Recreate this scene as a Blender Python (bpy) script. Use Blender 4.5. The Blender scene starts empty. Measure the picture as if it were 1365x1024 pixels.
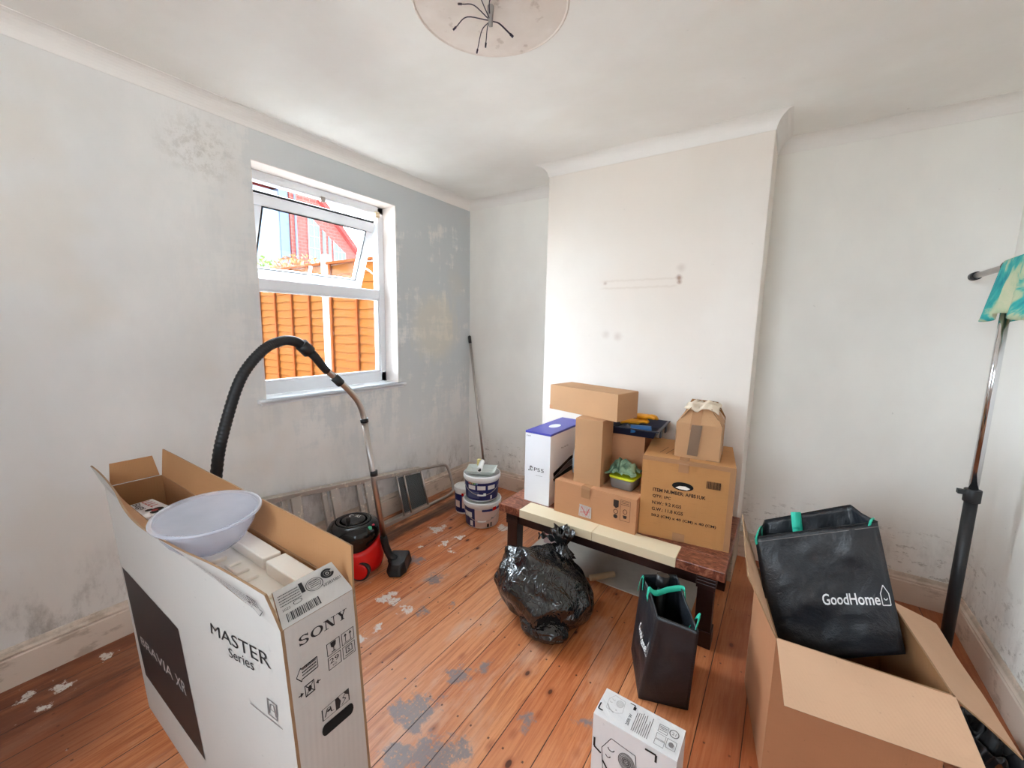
import bpy, bmesh, math, random
from mathutils import Vector, Matrix, noise
random.seed(7)
PI = math.pi
sc = bpy.context.scene
COL = sc.collection

# ------------------------------------------------------------------ room measures
W, A0, B0, D0, H = 3.2445, 0.990, 2.2693, 0.3677, 2.5
YB = -4.4
WY0, WY1, WZ0, WZ1, WT = -1.784, -0.830, 1.0075, 2.280, 0.26

# ------------------------------------------------------------------ materials
def lin(c):
    return tuple(((v/255)/12.92 if v/255 <= .04045 else ((v/255+.055)/1.055)**2.4) for v in c)

class NT:
    def __init__(s, name):
        s.m = bpy.data.materials.new(name); s.m.use_nodes = True
        s.t = s.m.node_tree; s.n = s.t.nodes; s.n.clear()
        s.out = s.n.new('ShaderNodeOutputMaterial')
    def add(s, kind, **kw):
        nd = s.n.new('ShaderNode'+kind)
        for k, v in kw.items():
            if k.startswith('i_'):
                key = k[2:]; key = int(key) if key.isdigit() else key.replace('_', ' ')
                s.set(nd.inputs[key], v)
            else: setattr(nd, k, v)
        return nd
    def set(s, sock, v):
        if isinstance(v, bpy.types.NodeSocket): s.t.links.new(v, sock)
        else: sock.default_value = v
    def coord(s, kind='Object'):
        return s.add('TexCoord').outputs[kind]
    def math(s, op, a, b=0.0, c=0.0, clamp=False):
        nd = s.n.new('ShaderNodeMath'); nd.operation = op; nd.use_clamp = clamp
        s.set(nd.inputs[0], a); s.set(nd.inputs[1], b)
        if op in ('MULTIPLY_ADD', 'SMOOTH_MIN'): s.set(nd.inputs[2], c)
        return nd.outputs[0]
    def vmath(s, op, a, b):
        nd = s.n.new('ShaderNodeVectorMath'); nd.operation = op
        s.set(nd.inputs[0], a); s.set(nd.inputs[1], b)
        return nd.outputs['Value' if op in ('DISTANCE', 'LENGTH', 'DOT_PRODUCT') else 'Vector']
    def noise(s, vec, scale, detail=4, rough=.55, out='Fac', dist=0.0):
        nd = s.add('TexNoise'); s.set(nd.inputs['Vector'], vec)
        nd.inputs['Scale'].default_value = scale; nd.inputs['Detail'].default_value = detail
        nd.inputs['Roughness'].default_value = rough; nd.inputs['Distortion'].default_value = dist
        return nd.outputs[out]
    def mapping(s, vec, scale=(1, 1, 1), loc=(0, 0, 0), rot=(0, 0, 0)):
        nd = s.add('Mapping'); s.set(nd.inputs['Vector'], vec)
        nd.inputs['Scale'].default_value = scale; nd.inputs['Location'].default_value = loc; nd.inputs['Rotation'].default_value = rot
        return nd.outputs[0]
    def ramp(s, fac, stops, interp='LINEAR'):
        nd = s.add('ValToRGB'); s.set(nd.inputs[0], fac); cr = nd.color_ramp; cr.interpolation = interp
        while len(cr.elements) < len(stops): cr.elements.new(.5)
        for e, (p, c) in zip(cr.elements, stops):
            e.position = p; e.color = (*c[:3], 1) if not isinstance(c, (int, float)) else (c, c, c, 1)
        return nd.outputs[0]
    def smooth(s, v, a, b):
        nd = s.add('MapRange', interpolation_type='SMOOTHSTEP')
        s.set(nd.inputs[0], v); nd.inputs[1].default_value = a; nd.inputs[2].default_value = b
        return nd.outputs[0]
    def mix(s, fac, a, b, mode='MIX'):
        nd = s.add('Mix', data_type='RGBA', blend_type=mode)
        s.set(nd.inputs[0], fac)
        for i, v in ((6, a), (7, b)):
            if isinstance(v, tuple) and len(v) == 3: v = (*v, 1)
            s.set(nd.inputs[i], v)
        return nd.outputs[2]
    def bump(s, h, strength=.3, dist=.01):
        nd = s.add('Bump'); s.set(nd.inputs['Height'], h)
        nd.inputs['Strength'].default_value = strength; nd.inputs['Distance'].default_value = dist
        return nd.outputs[0]
    def bsdf(s, color, rough=.6, metallic=0.0, normal=None, **kw):
        b = s.add('BsdfPrincipled')
        if isinstance(color, tuple) and len(color) == 3: color = (*color, 1)
        s.set(b.inputs['Base Color'], color); s.set(b.inputs['Roughness'], rough); s.set(b.inputs['Metallic'], metallic)
        if normal is not None: s.set(b.inputs['Normal'], normal)
        for k, v in kw.items():
            s.set(b.inputs[k.replace('_', ' ')], v)
        s.t.links.new(b.outputs[0], s.out.inputs[0])
        return s.m

def simple(name, rgb, rough=.6, metallic=0.0, var=.08, scale=8, bump=0.0, bscale=60, **kw):
    s = NT(name); c = lin(rgb); v = s.coord()
    f = s.noise(v, scale, 5)
    col = s.mix(f, tuple(x*(1-var) for x in c), tuple(min(1, x*(1+var)) for x in c))
    nm = s.bump(s.noise(v, bscale, 3), bump, .004) if bump else None
    return s.bsdf(col, rough, metallic, nm, **kw)

def card(name, rgb, flute=220, var=.10, rough=.85, stain=.10, axis=(1, 1, 0)):
    """corrugated board: fine flutes, blotches and small scuffs"""
    s = NT(name); c = lin(rgb); v = s.coord()
    n1 = s.noise(v, 5, 6); n2 = s.noise(s.mapping(v, (6, 6, 60)), 3, 4)
    col = s.mix(n1, tuple(x*(1-var) for x in c), tuple(min(1, x*(1+var)) for x in c))
    col = s.mix(s.math('MULTIPLY', s.smooth(n2, .55, .8), stain), col, tuple(x*.6 for x in c))
    sc_ = s.noise(v, 45, 4, .7)
    col = s.mix(s.math('MULTIPLY', s.smooth(sc_, .66, .74), .35), col, tuple(x*.5 for x in c))
    w = s.add('TexWave', wave_type='BANDS', bands_direction='DIAGONAL')
    s.set(w.inputs['Vector'], s.mapping(v, (1, 1, 0))); w.inputs['Scale'].default_value = flute/3.0; w.inputs['Distortion'].default_value = .5
    h = s.math('ADD', s.math('MULTIPLY', w.outputs['Fac'], .12), s.noise(v, 12, 3))
    return s.bsdf(col, rough, 0, s.bump(h, .35, .004))

M = {}
M['card'] = card('brown_cardboard', (190, 146, 106))
M['card_rust'] = card('reddish_cardboard', (192, 138, 98), stain=.2)
M['card_old'] = card('worn_cardboard', (192, 138, 84), stain=.35)
M['card_tan'] = card('pale_kraft_cardboard', (206, 166, 134), flute=150)
M['card_in'] = card('raw_cardboard_inside', (168, 120, 78), flute=260)
M['card_edge'] = card('cardboard_cut_edge', (150, 116, 84), flute=900)
M['white_card'] = card('white_printed_card', (192, 186, 180), flute=160, var=.03, stain=.06)
M['gloss_white_card'] = simple('smooth_white_card', (240, 241, 245), .35, var=.01)
M['blue_card'] = simple('blue_card_lid', (70, 72, 170), .4, var=.03)
M['ink'] = simple('black_ink', (34, 30, 30), .7, var=.1)
M['panel_ink'] = simple('black_printed_panel', (38, 32, 32), .55, var=.1, scale=3)
M['grey_ink'] = simple('grey_ink', (120, 114, 112), .7)
M['pale_ink'] = simple('pale_grey_ink', (176, 170, 168), .7)
M['brown_ink'] = simple('dark_brown_ink', (52, 36, 26), .8)
M['red_ink'] = simple('red_ink', (190, 70, 70), .7)
M['white_ink'] = simple('white_ink', (232, 232, 232), .6)
M['tape'] = simple('brown_parcel_tape', (176, 132, 96), .22, var=.1, bump=.2, bscale=30)
M['tape_dark'] = simple('dark_parcel_tape', (128, 104, 84), .3, var=.12, bump=.3, bscale=40)
M['foam'] = simple('cream_moulded_foam', (248, 243, 234), .8, var=.03, bump=.15, bscale=200)
M['white_plastic'] = simple('white_plastic', (232, 232, 230), .35, var=.03)
M['navy'] = simple('navy_label', (32, 38, 96), .4, var=.1)
M['grey_label'] = simple('grey_blue_label', (84, 92, 132), .4)
M['pink_label'] = simple('pale_pink_label', (222, 200, 190), .4)
M['rainbow'] = simple('colour_chip_label', (180, 190, 90), .4)
M['red'] = simple('glossy_red_plastic', (214, 22, 22), .22, var=.05)
M['black_gloss'] = simple('glossy_black_plastic', (14, 14, 16), .12, var=.1)
M['black_matte'] = simple('matt_black_plastic', (26, 26, 28), .45, var=.15, bump=.1)
M['rubber'] = simple('dark_rubber', (40, 30, 30), .6)
M['green_plastic'] = simple('green_switch', (70, 170, 130), .3)
M['pink_plastic'] = simple('pink_switch', (190, 60, 80), .3)
M['steel'] = simple('brushed_steel_tube', (190, 182, 176), .28, 1.0, var=.1, scale=20)
M['chrome'] = simple('polished_chrome', (225, 225, 228), .1, 1.0, var=.02)
M['teal'] = simple('teal_webbing', (44, 190, 160), .6, var=.1, bump=.2, bscale=300)
M['lime'] = simple('lime_plastic', (206, 216, 40), .35)
M['yellow'] = simple('yellow_rubber', (240, 164, 20), .4, var=.1)
M['blue'] = simple('blue_plastic_film', (40, 100, 160), .35, var=.2)
M['grey_cloth'] = simple('grey_cloth', (104, 104, 110), .9, var=.4, scale=30, bump=.5, bscale=80)
M['navy_tray'] = simple('dark_blue_plastic', (28, 32, 52), .35, var=.1)
M['cream_board'] = simple('cream_painted_board', (226, 210, 178), .55, var=.06, scale=4)
M['dark_wood_edge'] = simple('dark_stained_wood', (42, 20, 18), .4, var=.25, scale=10, bump=.15)
M['cement'] = simple('cement_hearth', (206, 197, 184), .75, var=.16, scale=9, bump=.4, bscale=40)
M['wire'] = simple('dark_wire_sleeve', (44, 28, 48), .5)
M['trim_paint'] = None
M['dark_hole'] = simple('hole_in_plaster', (120, 84, 70), .9)
M['post_white'] = simple('pale_concrete', (160, 160, 160), .8, var=.05, Specular_IOR_Level=.05)
M['dirt_white'] = simple('splashed_white_paint', (215, 210, 204), .6, var=.1)

def m_aluminium():
    s = NT('paint_spattered_aluminium'); v = s.coord()
    n = s.noise(v, 26, 6, .7); n2 = s.noise(v, 7, 4)
    col = s.mix(n2, lin((182, 172, 162)), lin((208, 200, 192)))
    spat = s.smooth(n, .56, .64)
    col = s.mix(spat, col, lin((226, 214, 198)))
    met = s.math('SUBTRACT', .55, s.math('MULTIPLY', spat, .5))
    return s.bsdf(col, .42, met, s.bump(n, .3, .003))
M['alu'] = m_aluminium()

def m_wall(name, base, lo, hi, patch=None, scale=1.6, dirt=.35, warm=None):
    s = NT(name); v = s.coord()
    n1 = s.noise(s.mapping(v, (1, 1, .7)), scale, 6, .55)
    n2 = s.noise(s.mapping(v, (2.2, 2.2, 1.1)), 2.4, 6, .65, dist=.4)
    col = s.mix(s.smooth(n1, .35, .65), lin(lo), lin(hi))
    col = s.mix(s.math('MULTIPLY', s.smooth(n2, .45, .62), .35), col, lin(base))
    sep = s.add('SeparateXYZ'); s.set(sep.inputs[0], v)
    if patch:
        # bare grey-blue filler coats, brushed on in roughly square strokes around the window
        st = s.noise(s.mapping(v, (1, 5.0, 1.2)), 2.4, 6, .7, dist=.2)
        st2 = s.noise(s.mapping(v, (1, 1.2, 4.5)), 2.2, 6, .7, dist=.2)
        blot = s.noise(v, 1.9, 3, .5)
        near = s.math('MULTIPLY', s.smooth(sep.outputs[1], -2.3, -1.2), 1.0)
        up = s.smooth(sep.outputs[2], .2, 1.3)
        over = s.math('MULTIPLY', s.smooth(sep.outputs[2], 2.22, 2.34), s.smooth(sep.outputs[1], -1.85, -1.7))
        right = s.smooth(sep.outputs[1], -.86, -.78)
        base_f = s.math('ADD', s.math('MULTIPLY', st, .55), s.math('MULTIPLY', s.math('ADD', st2, blot), .45))
        thr = s.math('ADD', base_f, s.math('ADD', s.math('MULTIPLY', right, .10), s.math('MULTIPLY', over, .2)))
        f = s.math('MULTIPLY', s.smooth(thr, .70, .82), near)
        f = s.math('MULTIPLY', f, s.math('MULTIPLY_ADD', up, .85, .1))
        col = s.mix(f, col, lin(patch))
        warm_ = s.math('MULTIPLY', s.smooth(s.vmath('DISTANCE', s.vmath('ADD', v, s.math('MULTIPLY', st, .25)), (.1, -.30, 1.55)), .34, .16), .5)
        col = s.mix(warm_, col, lin((222, 212, 192)))
        w = s.math('MULTIPLY', s.smooth(s.noise(v, 1.3, 3), .52, .66), .3)
        col = s.mix(w, col, lin((214, 200, 182)))
    if warm:
        w = s.smooth(s.noise(v, 1.1, 3), .4, .7)
        col = s.mix(s.math('MULTIPLY', w, .5), col, lin(warm))
    # scuffs and grime near the floor
    low = s.smooth(sep.outputs[2], .55, .12)
    g = s.smooth(s.noise(s.mapping(v, (3, 3, 1.4)), 3, 7, .7), .46, .66)
    col = s.mix(s.math('MULTIPLY', s.math('MULTIPLY', low, g), dirt), col, lin((124, 112, 100)))
    sp = s.smooth(s.noise(v, 16, 6, .75), .67, .73)
    col = s.mix(s.math('MULTIPLY', sp, .3), col, lin((132, 124, 114)))
    hair = s.noise(s.mapping(v, (1, 1, 1)), 5, 8, .8, dist=2)
    h = s.math('ADD', s.math('MULTIPLY', n2, .8), s.math('MULTIPLY', hair, .2))
    return s, v, sep, col, h

s, v, sep, col, h = m_wall('patched_grey_plaster', (222, 221, 220), (220, 217, 214), (232, 229, 226), patch=(196, 200, 202), dirt=.6)
# crazed, scraped filler under the coving
d = s.vmath('DISTANCE', s.vmath('ADD', v, s.math('MULTIPLY', s.noise(v, 6, 3), .15)), (0.07, -1.93, 2.32))
cr = s.math('MULTIPLY', s.smooth(d, .22, .02), s.smooth(s.noise(v, 22, 6, .8), .45, .6))
col = s.mix(s.math('MULTIPLY', cr, .35), col, lin((160, 150, 136)))
M['wall_window'] = s.bsdf(col, .75, 0, s.bump(h, .25, .01))
s, v, sep, col, h = m_wall('off_white_plaster', (236, 233, 228), (234, 230, 224), (242, 239, 233), dirt=.35)
cr = s.math('MULTIPLY', s.smooth(sep.outputs[2], .5, .3), s.smooth(s.noise(s.mapping(v, (4, 4, 9)), 3, 6, .8), .56, .6))
col = s.mix(s.math('MULTIPLY', cr, .5), col, lin((140, 128, 116)))
M['wall_plain'] = s.bsdf(col, .75, 0, s.bump(h, .2, .008))

# chimney breast: pinker skim, fixing scars, bare masonry at the foot
s, v, sep, col, h = m_wall('cream_chimney_plaster', (229, 220, 212), (228, 219, 210), (234, 226, 218), dirt=.2, warm=(233, 219, 206))
vd = s.vmath('ADD', v, s.math('MULTIPLY', s.noise(v, 30, 3), .02))
sepd = s.add('SeparateXYZ'); s.set(sepd.inputs[0], vd)
inx = s.math('MULTIPLY', s.smooth(sepd.outputs[0], 1.38, 1.44), s.smooth(sepd.outputs[0], 1.88, 1.84))
dz = s.math('ABSOLUTE', s.math('SUBTRACT', sepd.outputs[2], 1.722))
band = s.math('MULTIPLY', s.math('MULTIPLY', s.smooth(dz, .034, .022), s.smooth(dz, .012, .022)), inx)
col = s.mix(s.math('MULTIPLY', band, .24), col, lin((196, 176, 158)))
for (x, z, r, k) in ((1.862, 1.735, .014, .9), (1.866, 1.712, .01, .8), (1.419, 1.722, .008, .5), (1.87, 1.79, .02, .25), (1.44, 1.40, .02, .2), (1.52, 1.39, .022, .25)):
    dd = s.vmath('DISTANCE', vd, (x+.01, -D0+.01, z+.01))
    col = s.mix(s.math('MULTIPLY', s.smooth(dd, r*1.7+.004, 0), k), col, lin((158, 120, 100)))
foot = s.math('MULTIPLY', s.smooth(s.math('ADD', sep.outputs[2], s.math('MULTIPLY', s.noise(v, 8, 4), .16)), .36, .32), 1)
br = s.add('TexBrick'); s.set(br.inputs['Vector'], s.mapping(v, (1, 1, 1), rot=(PI/2, 0, 0)))
br.inputs['Scale'].default_value = 4.5; br.inputs['Color1'].default_value = (*lin((186, 166, 140)), 1); br.inputs['Color2'].default_value = (*lin((160, 138, 112)), 1)
br.inputs['Mortar'].default_value = (*lin((122, 104, 88)), 1); br.inputs['Mortar Size'].default_value = .012
bc = s.mix(s.noise(v, 14, 5), br.outputs[0], lin((196, 184, 164)))
col = s.mix(foot, col, bc)
h2 = s.math('ADD', h, s.math('MULTIPLY', s.math('MULTIPLY', foot, s.noise(v, 12, 5)), 2.0))
M['wall_chimney'] = s.bsdf(col, .75, 0, s.bump(h2, .25, .012))

s, v, sep, col, h = m_wall('chalky_ceiling', (240, 237, 232), (236, 232, 227), (244, 242, 237), dirt=0)
brn = s.smooth(s.noise(s.mapping(v, (.7, 1.6, 1)), 1.8, 4), .4, .65)
col = s.mix(s.math('MULTIPLY', brn, .3), col, lin((230, 226, 216)))
M['ceiling'] = s.bsdf(col, .8, 0, s.bump(h, .25, .01))
s, v, sep, col, h = m_wall('bare_ceiling_patch', (232, 222, 212), (226, 214, 204), (238, 228, 220), dirt=0, scale=6)
st = s.smooth(s.noise(v, 14, 4), .62, .7)
col = s.mix(s.math('MULTIPLY', st, .4), col, lin((170, 148, 130)))
M['patch'] = s.bsdf(col, .85, 0, s.bump(h, .3, .008))

def m_trim(name, rgb, dirt):
    s = NT(name); v = s.coord()
    n = s.noise(v, 3, 6); col = s.mix(n, lin(tuple(x-8 for x in rgb)), lin(rgb))
    sep = s.add('SeparateXYZ'); s.set(sep.inputs[0], v)
    if dirt:
        g = s.smooth(s.noise(s.mapping(v, (2, 2, 5)), 2.6, 7, .7), .54, .64)
        col = s.mix(s.math('MULTIPLY', g, .45), col, lin((150, 122, 98)))
        dust = s.math('MULTIPLY', s.smooth(sep.outputs[2], .128, .15), s.smooth(s.noise(v, 9, 6, .7), .35, .6))
        col = s.mix(s.math('MULTIPLY', dust, .5), col, lin((150, 136, 116)))
    return s.bsdf(col, .5, 0, s.bump(s.noise(v, 30, 4), .15, .004))
M['skirting'] = m_trim('cream_gloss_skirting', (226, 208, 192), True)
M['coving'] = m_trim('painted_coving', (240, 235, 230), False)
M['upvc'] = m_trim('white_window_frame', (236, 238, 242), False)
M['reveal'] = m_trim('painted_reveal', (236, 226, 220), False)

def m_floor():
    s = NT('sanded_pine_floorboards'); v = s.coord()
    sep = s.add('SeparateXYZ'); s.set(sep.inputs[0], v)
    X, Y = sep.outputs[0], sep.outputs[1]
    u = s.math('DIVIDE', s.math('SUBTRACT', X, 1.414), .1425)
    k = s.math('FLOOR', u); fr = s.math('FRACT', u)
    wn = s.add('TexWhiteNoise', noise_dimensions='1D'); s.set(wn.inputs['W'], k)
    rnd = wn.outputs['Value']
    off = s.math('MULTIPLY', rnd, 17.0)
    cmb = s.add('CombineXYZ'); s.set(cmb.inputs[0], X); s.set(cmb.inputs[1], s.math('ADD', Y, off)); s.set(cmb.inputs[2], s.math('MULTIPLY', rnd, 5))
    g = s.noise(s.mapping(cmb.outputs[0], (16, .9, 1)), 4.5, 6, .6, dist=.8)
    g2 = s.noise(s.mapping(cmb.outputs[0], (55, 2.2, 1)), 4, 4, .6)
    col = s.ramp(g, [(.28, lin((158, 84, 44))), (.44, lin((200, 120, 72))), (.6, lin((222, 150, 100))), (.78, lin((208, 128, 80)))])
    col = s.mix(s.math('MULTIPLY', s.smooth(g2, .5, .72), .35), col, lin((142, 66, 28)))
    col = s.mix(s.math('MULTIPLY', rnd, .5), col, lin((184, 92, 46)))
    wn2 = s.add('TexWhiteNoise', noise_dimensions='1D'); s.set(wn2.inputs['W'], s.math('ADD', k, 31.7))
    col = s.mix(s.math('MULTIPLY', s.smooth(wn2.outputs['Value'], .4, 1), .4), col, lin((226, 160, 116)))
    worn = s.math('MULTIPLY', s.smooth(s.noise(s.mapping(v, (3.5, 1.1, 1)), 1.7, 7, .65), .50, .68), s.smooth(X, 2.3, 1.6))
    col = s.mix(s.math('MULTIPLY', worn, .45), col, lin((214, 184, 164)))
    grime = s.smooth(s.noise(s.mapping(v, (14, 2.6, 1)), 2.2, 7, .75), .60, .70)
    col = s.mix(s.math('MULTIPLY', grime, .5), col, lin((112, 70, 52)))
    big = s.noise(v, 1.3, 4)
    col = s.mix(s.math('MULTIPLY', s.smooth(big, .5, .7), .4), col, lin((222, 156, 112)))
    # knots
    vo = s.add('TexVoronoi'); s.set(vo.inputs['Vector'], s.mapping(cmb.outputs[0], (7.5, 4.4, 1))); vo.inputs['Scale'].default_value = 1.15
    kd = vo.outputs['Distance']
    col = s.mix(s.math('MULTIPLY', s.smooth(kd, .20, .08), .5), col, lin((150, 66, 28)))
    col = s.mix(s.math('MULTIPLY', s.smooth(kd, .095, .06), .85), col, lin((62, 26, 16)))
    # nail marks
    nl = s.math('ABSOLUTE', s.math('SUBTRACT', s.math('FRACT', s.math('DIVIDE', Y, .42)), .5))
    nx = s.math('ABSOLUTE', s.math('SUBTRACT', s.math('ABSOLUTE', s.math('SUBTRACT', fr, .5)), .28))
    nail = s.math('MULTIPLY', s.smooth(nl, .012, .006), s.smooth(nx, .035, .015))
    col = s.mix(s.math('MULTIPLY', nail, .8), col, lin((40, 26, 22)))
    # darker, redder browns towards the edges of the room
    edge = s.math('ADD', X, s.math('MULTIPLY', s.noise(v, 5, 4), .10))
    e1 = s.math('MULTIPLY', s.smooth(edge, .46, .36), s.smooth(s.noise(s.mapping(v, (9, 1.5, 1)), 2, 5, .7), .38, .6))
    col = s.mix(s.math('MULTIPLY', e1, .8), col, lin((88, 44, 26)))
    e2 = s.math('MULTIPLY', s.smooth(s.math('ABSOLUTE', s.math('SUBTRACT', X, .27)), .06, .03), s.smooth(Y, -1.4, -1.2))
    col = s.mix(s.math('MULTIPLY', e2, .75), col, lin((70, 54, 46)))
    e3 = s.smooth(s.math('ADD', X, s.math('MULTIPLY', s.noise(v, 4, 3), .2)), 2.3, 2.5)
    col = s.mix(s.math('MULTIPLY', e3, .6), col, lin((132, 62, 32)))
    carton_shade = s.smooth(s.math('ADD', s.math('ADD', X, Y), s.math('MULTIPLY', s.noise(v, 3, 4), .4)), -1.75, -2.1)  # television carton's shadow painted into the near-left floor colour
    col = s.mix(s.math('MULTIPLY', carton_shade, .75), col, lin((112, 56, 34)))
    gap = s.math('MINIMUM', fr, s.math('SUBTRACT', 1.0, fr))
    gm = s.smooth(s.math('ADD', gap, s.math('MULTIPLY', s.noise(v, 8, 3), .012)), .022, .010)
    # paint spills: white near the tins, blue-grey in the middle of the room
    wob = s.vmath('MULTIPLY', s.vmath('SUBTRACT', s.noise(v, 11, 5, .7, out='Color'), (.5, .5, .5)), (.22, .22, 0))
    vv = s.vmath('ADD', v, wob)
    def spots(lst):
        res = None
        for (x, y, r) in lst:
            dd = s.math('SUBTRACT', s.vmath('DISTANCE', vv, (x, y, 0)), r)
            res = dd if res is None else s.math('MINIMUM', res, dd)
        return res
    wh = spots([(.76, -1.60, .035), (.83, -1.60, .03), (.93, -1.62, .022), (.46, -.90, .05), (.64, -1.01, .028), (.66, -.90, .016), (.91, -1.85, .02), (.90, -1.77, .018),
                (.62, -.56, .03), (.74, -1.07, .014), (.55, -1.15, .014), (.12, -2.78, .02), (.25, -2.74, .018), (.18, -2.69, .02), (.1, -2.53, .02), (.84, -.62, .03)])
    gr = spots([(1.39, -1.96, .06), (1.33, -1.99, .04), (1.42, -1.76, .045), (1.48, -1.66, .022), (1.55, -2.05, .075), (1.62, -1.99, .035), (1.47, -2.12, .04), (1.93, -1.63, .018), (1.75, -1.76, .022),
                (1.0, -1.58, .025), (.86, -1.33, .04), (.63, -1.28, .035), (1.1, -1.44, .015), (1.17, -2.05, .02)])
    flk = s.noise(v, 60, 5, .75)
    wmask = s.math('MULTIPLY', s.smooth(wh, .008, -.004), s.smooth(flk, .36, .46))
    gmask = s.math('MULTIPLY', s.smooth(gr, .02, -.01), s.smooth(flk, .36, .46))
    tiny = s.math('MULTIPLY', s.smooth(s.noise(v, 24, 5, .7), .665, .69), s.smooth(X, 1.9, .8))
    col = s.mix(s.math('MULTIPLY', tiny, .6), col, lin((206, 196, 190)))
    col = s.mix(s.math('MULTIPLY', gmask, .8), col, lin((120, 122, 128)))
    col = s.mix(s.math('MULTIPLY', wmask, .92), col, lin((226, 220, 214)))
    col = s.mix(gm, col, lin((48, 24, 16)))
    rough = s.math('MULTIPLY_ADD', s.noise(v, 9, 5), .3, .26)
    hh = s.math('SUBTRACT', s.math('MULTIPLY', g2, .12), s.math('MULTIPLY', gm, 1.0))
    return s.bsdf(col, rough, 0, s.bump(hh, .5, .004))
M['floor'] = m_floor()

def m_table():
    s = NT('red_brown_marbled_tabletop'); v = s.coord()
    w = s.noise(s.mapping(v, (7, 22, 7)), 3, 6, .7, dist=1.5)
    col = s.ramp(w, [(.35, lin((74, 36, 26))), (.5, lin((124, 68, 50))), (.62, lin((168, 112, 86))), (.75, lin((102, 52, 38)))])
    return s.bsdf(col, .33, 0, s.bump(w, .15, .003))
M['table'] = m_table()

def m_binliner():
    s = NT('black_polythene'); v = s.coord()
    n = s.noise(s.mapping(v, (1, 1, 1), rot=(.5, .3, .9)), 8, 3, .5, dist=1.8)
    r = s.add('TexNoise'); s.set(r.inputs['Vector'], s.mapping(v, (1, 1, .35), rot=(.7, .4, .2))); r.inputs['Scale'].default_value = 17; r.inputs['Detail'].default_value = 2; r.inputs['Distortion'].default_value = 1.2
    cr = s.math('ABSOLUTE', s.math('SUBTRACT', r.outputs['Fac'], .5))
    crease = s.smooth(cr, .07, .0)
    return s.bsdf(lin((18, 19, 22)), .19, 0, s.bump(s.math('ADD', n, s.math('MULTIPLY', crease, .22)), .55, .02), Specular_IOR_Level=1.0)
M['binliner'] = m_binliner()
def m_woven():
    s = NT('black_woven_bag_fabric'); v = s.coord()
    n = s.noise(v, 9, 5, .6, dist=.6); n2 = s.noise(v, 240, 2)
    col = s.mix(n, lin((14, 16, 20)), lin((30, 34, 42)))
    return s.bsdf(col, .42, 0, s.bump(s.math('ADD', n, s.math('MULTIPLY', n2, .10)), .5, .014), Specular_IOR_Level=.7)
M['woven'] = m_woven()
M['woven_plain'] = simple('dark_bag_lining', (16, 17, 19), .6)

def m_clear(name, rgb, alpha, rough=.3, blotch=0):
    s = NT(name); c = lin(rgb); v = s.coord()
    tr = s.add('BsdfTransparent'); tr.inputs[0].default_value = (*[min(1, x*1.05) for x in c], 1)
    b = s.add('BsdfPrincipled'); b.inputs['Base Color'].default_value = (*c, 1); b.inputs['Roughness'].default_value = rough
    tl = s.add('BsdfTranslucent'); tl.inputs[0].default_value = (*c, 1)
    m1 = s.add('MixShader'); m1.inputs[0].default_value = .3; s.t.links.new(b.outputs[0], m1.inputs[1]); s.t.links.new(tl.outputs[0], m1.inputs[2])
    m2 = s.add('MixShader'); m2.inputs[0].default_value = alpha
    if blotch: s.set(m2.inputs[0], s.math('MULTIPLY_ADD', s.noise(v, 9, 4), blotch, alpha-blotch/2))
    s.t.links.new(tr.outputs[0], m2.inputs[1]); s.t.links.new(m1.outputs[0], m2.inputs[2]); s.t.links.new(m2.outputs[0], s.out.inputs[0])
    return s.m
M['milky'] = m_clear('milky_translucent_plastic', (240, 241, 246), .33, .2, .12)
M['tub_clear'] = m_clear('clear_grey_plastic', (190, 184, 180), .5, .2)
M['bottle_clear'] = m_clear('frosted_bottle', (206, 214, 218), .8, .3)
def m_glass():
    s = NT('window_glass')
    tr = s.add('BsdfTransparent'); tr.inputs[0].default_value = (.97, .98, .99, 1)
    gl = s.add('BsdfGlossy'); gl.inputs['Roughness'].default_value = .02
    fr = s.add('Fresnel'); fr.inputs[0].default_value = 1.35
    m = s.add('MixShader'); s.t.links.new(fr.outputs[0], m.inputs[0])
    s.t.links.new(tr.outputs[0], m.inputs[1]); s.t.links.new(gl.outputs[0], m.inputs[2]); s.t.links.new(m.outputs[0], s.out.inputs[0])
    return s.m
M['glass'] = m_glass()

def m_fence(name, rgb):
    s = NT(name); v = s.coord(); c = lin(rgb)
    g = s.noise(s.mapping(v, (1.2, 1, 14)), 4, 5, .6, dist=.8)
    col = s.mix(g, tuple(x*.62 for x in c), c)
    vo = s.add('TexVoronoi'); s.set(vo.inputs['Vector'], s.mapping(v, (3, 1, 6))); vo.inputs['Scale'].default_value = 1.6
    col = s.mix(s.math('MULTIPLY', s.smooth(vo.outputs['Distance'], .12, .05), .6), col, tuple(x*.4 for x in c))
    return s.bsdf(col, .9, Specular_IOR_Level=.05)
M['fence'] = m_fence('orange_stained_larch', (90, 50, 15))
M['batten'] = m_fence('orange_stained_batten', (92, 42, 9))
def m_brick():
    s = NT('red_brickwork'); v = s.coord()
    br = s.add('TexBrick'); sp_ = s.add('SeparateXYZ'); s.set(sp_.inputs[0], v); cb_ = s.add('CombineXYZ'); s.set(cb_.inputs[0], sp_.outputs[1]); s.set(cb_.inputs[1], sp_.outputs[2]); s.set(br.inputs['Vector'], cb_.outputs[0])
    br.inputs['Scale'].default_value = 2.2; br.inputs['Color1'].default_value = (*lin((130, 62, 56)), 1); br.inputs['Color2'].default_value = (*lin((112, 50, 46)), 1)
    br.inputs['Mortar'].default_value = (*lin((140, 108, 104)), 1)
    return s.bsdf(s.mix(s.noise(v, .7, 4), br.outputs[0], lin((136, 74, 70))), .9, Specular_IOR_Level=.05)
M['brick'] = m_brick()
M['render_wall'] = simple('pale_blue_render', (112, 126, 142), .8, var=.04, scale=.6, Specular_IOR_Level=.05)
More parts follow.
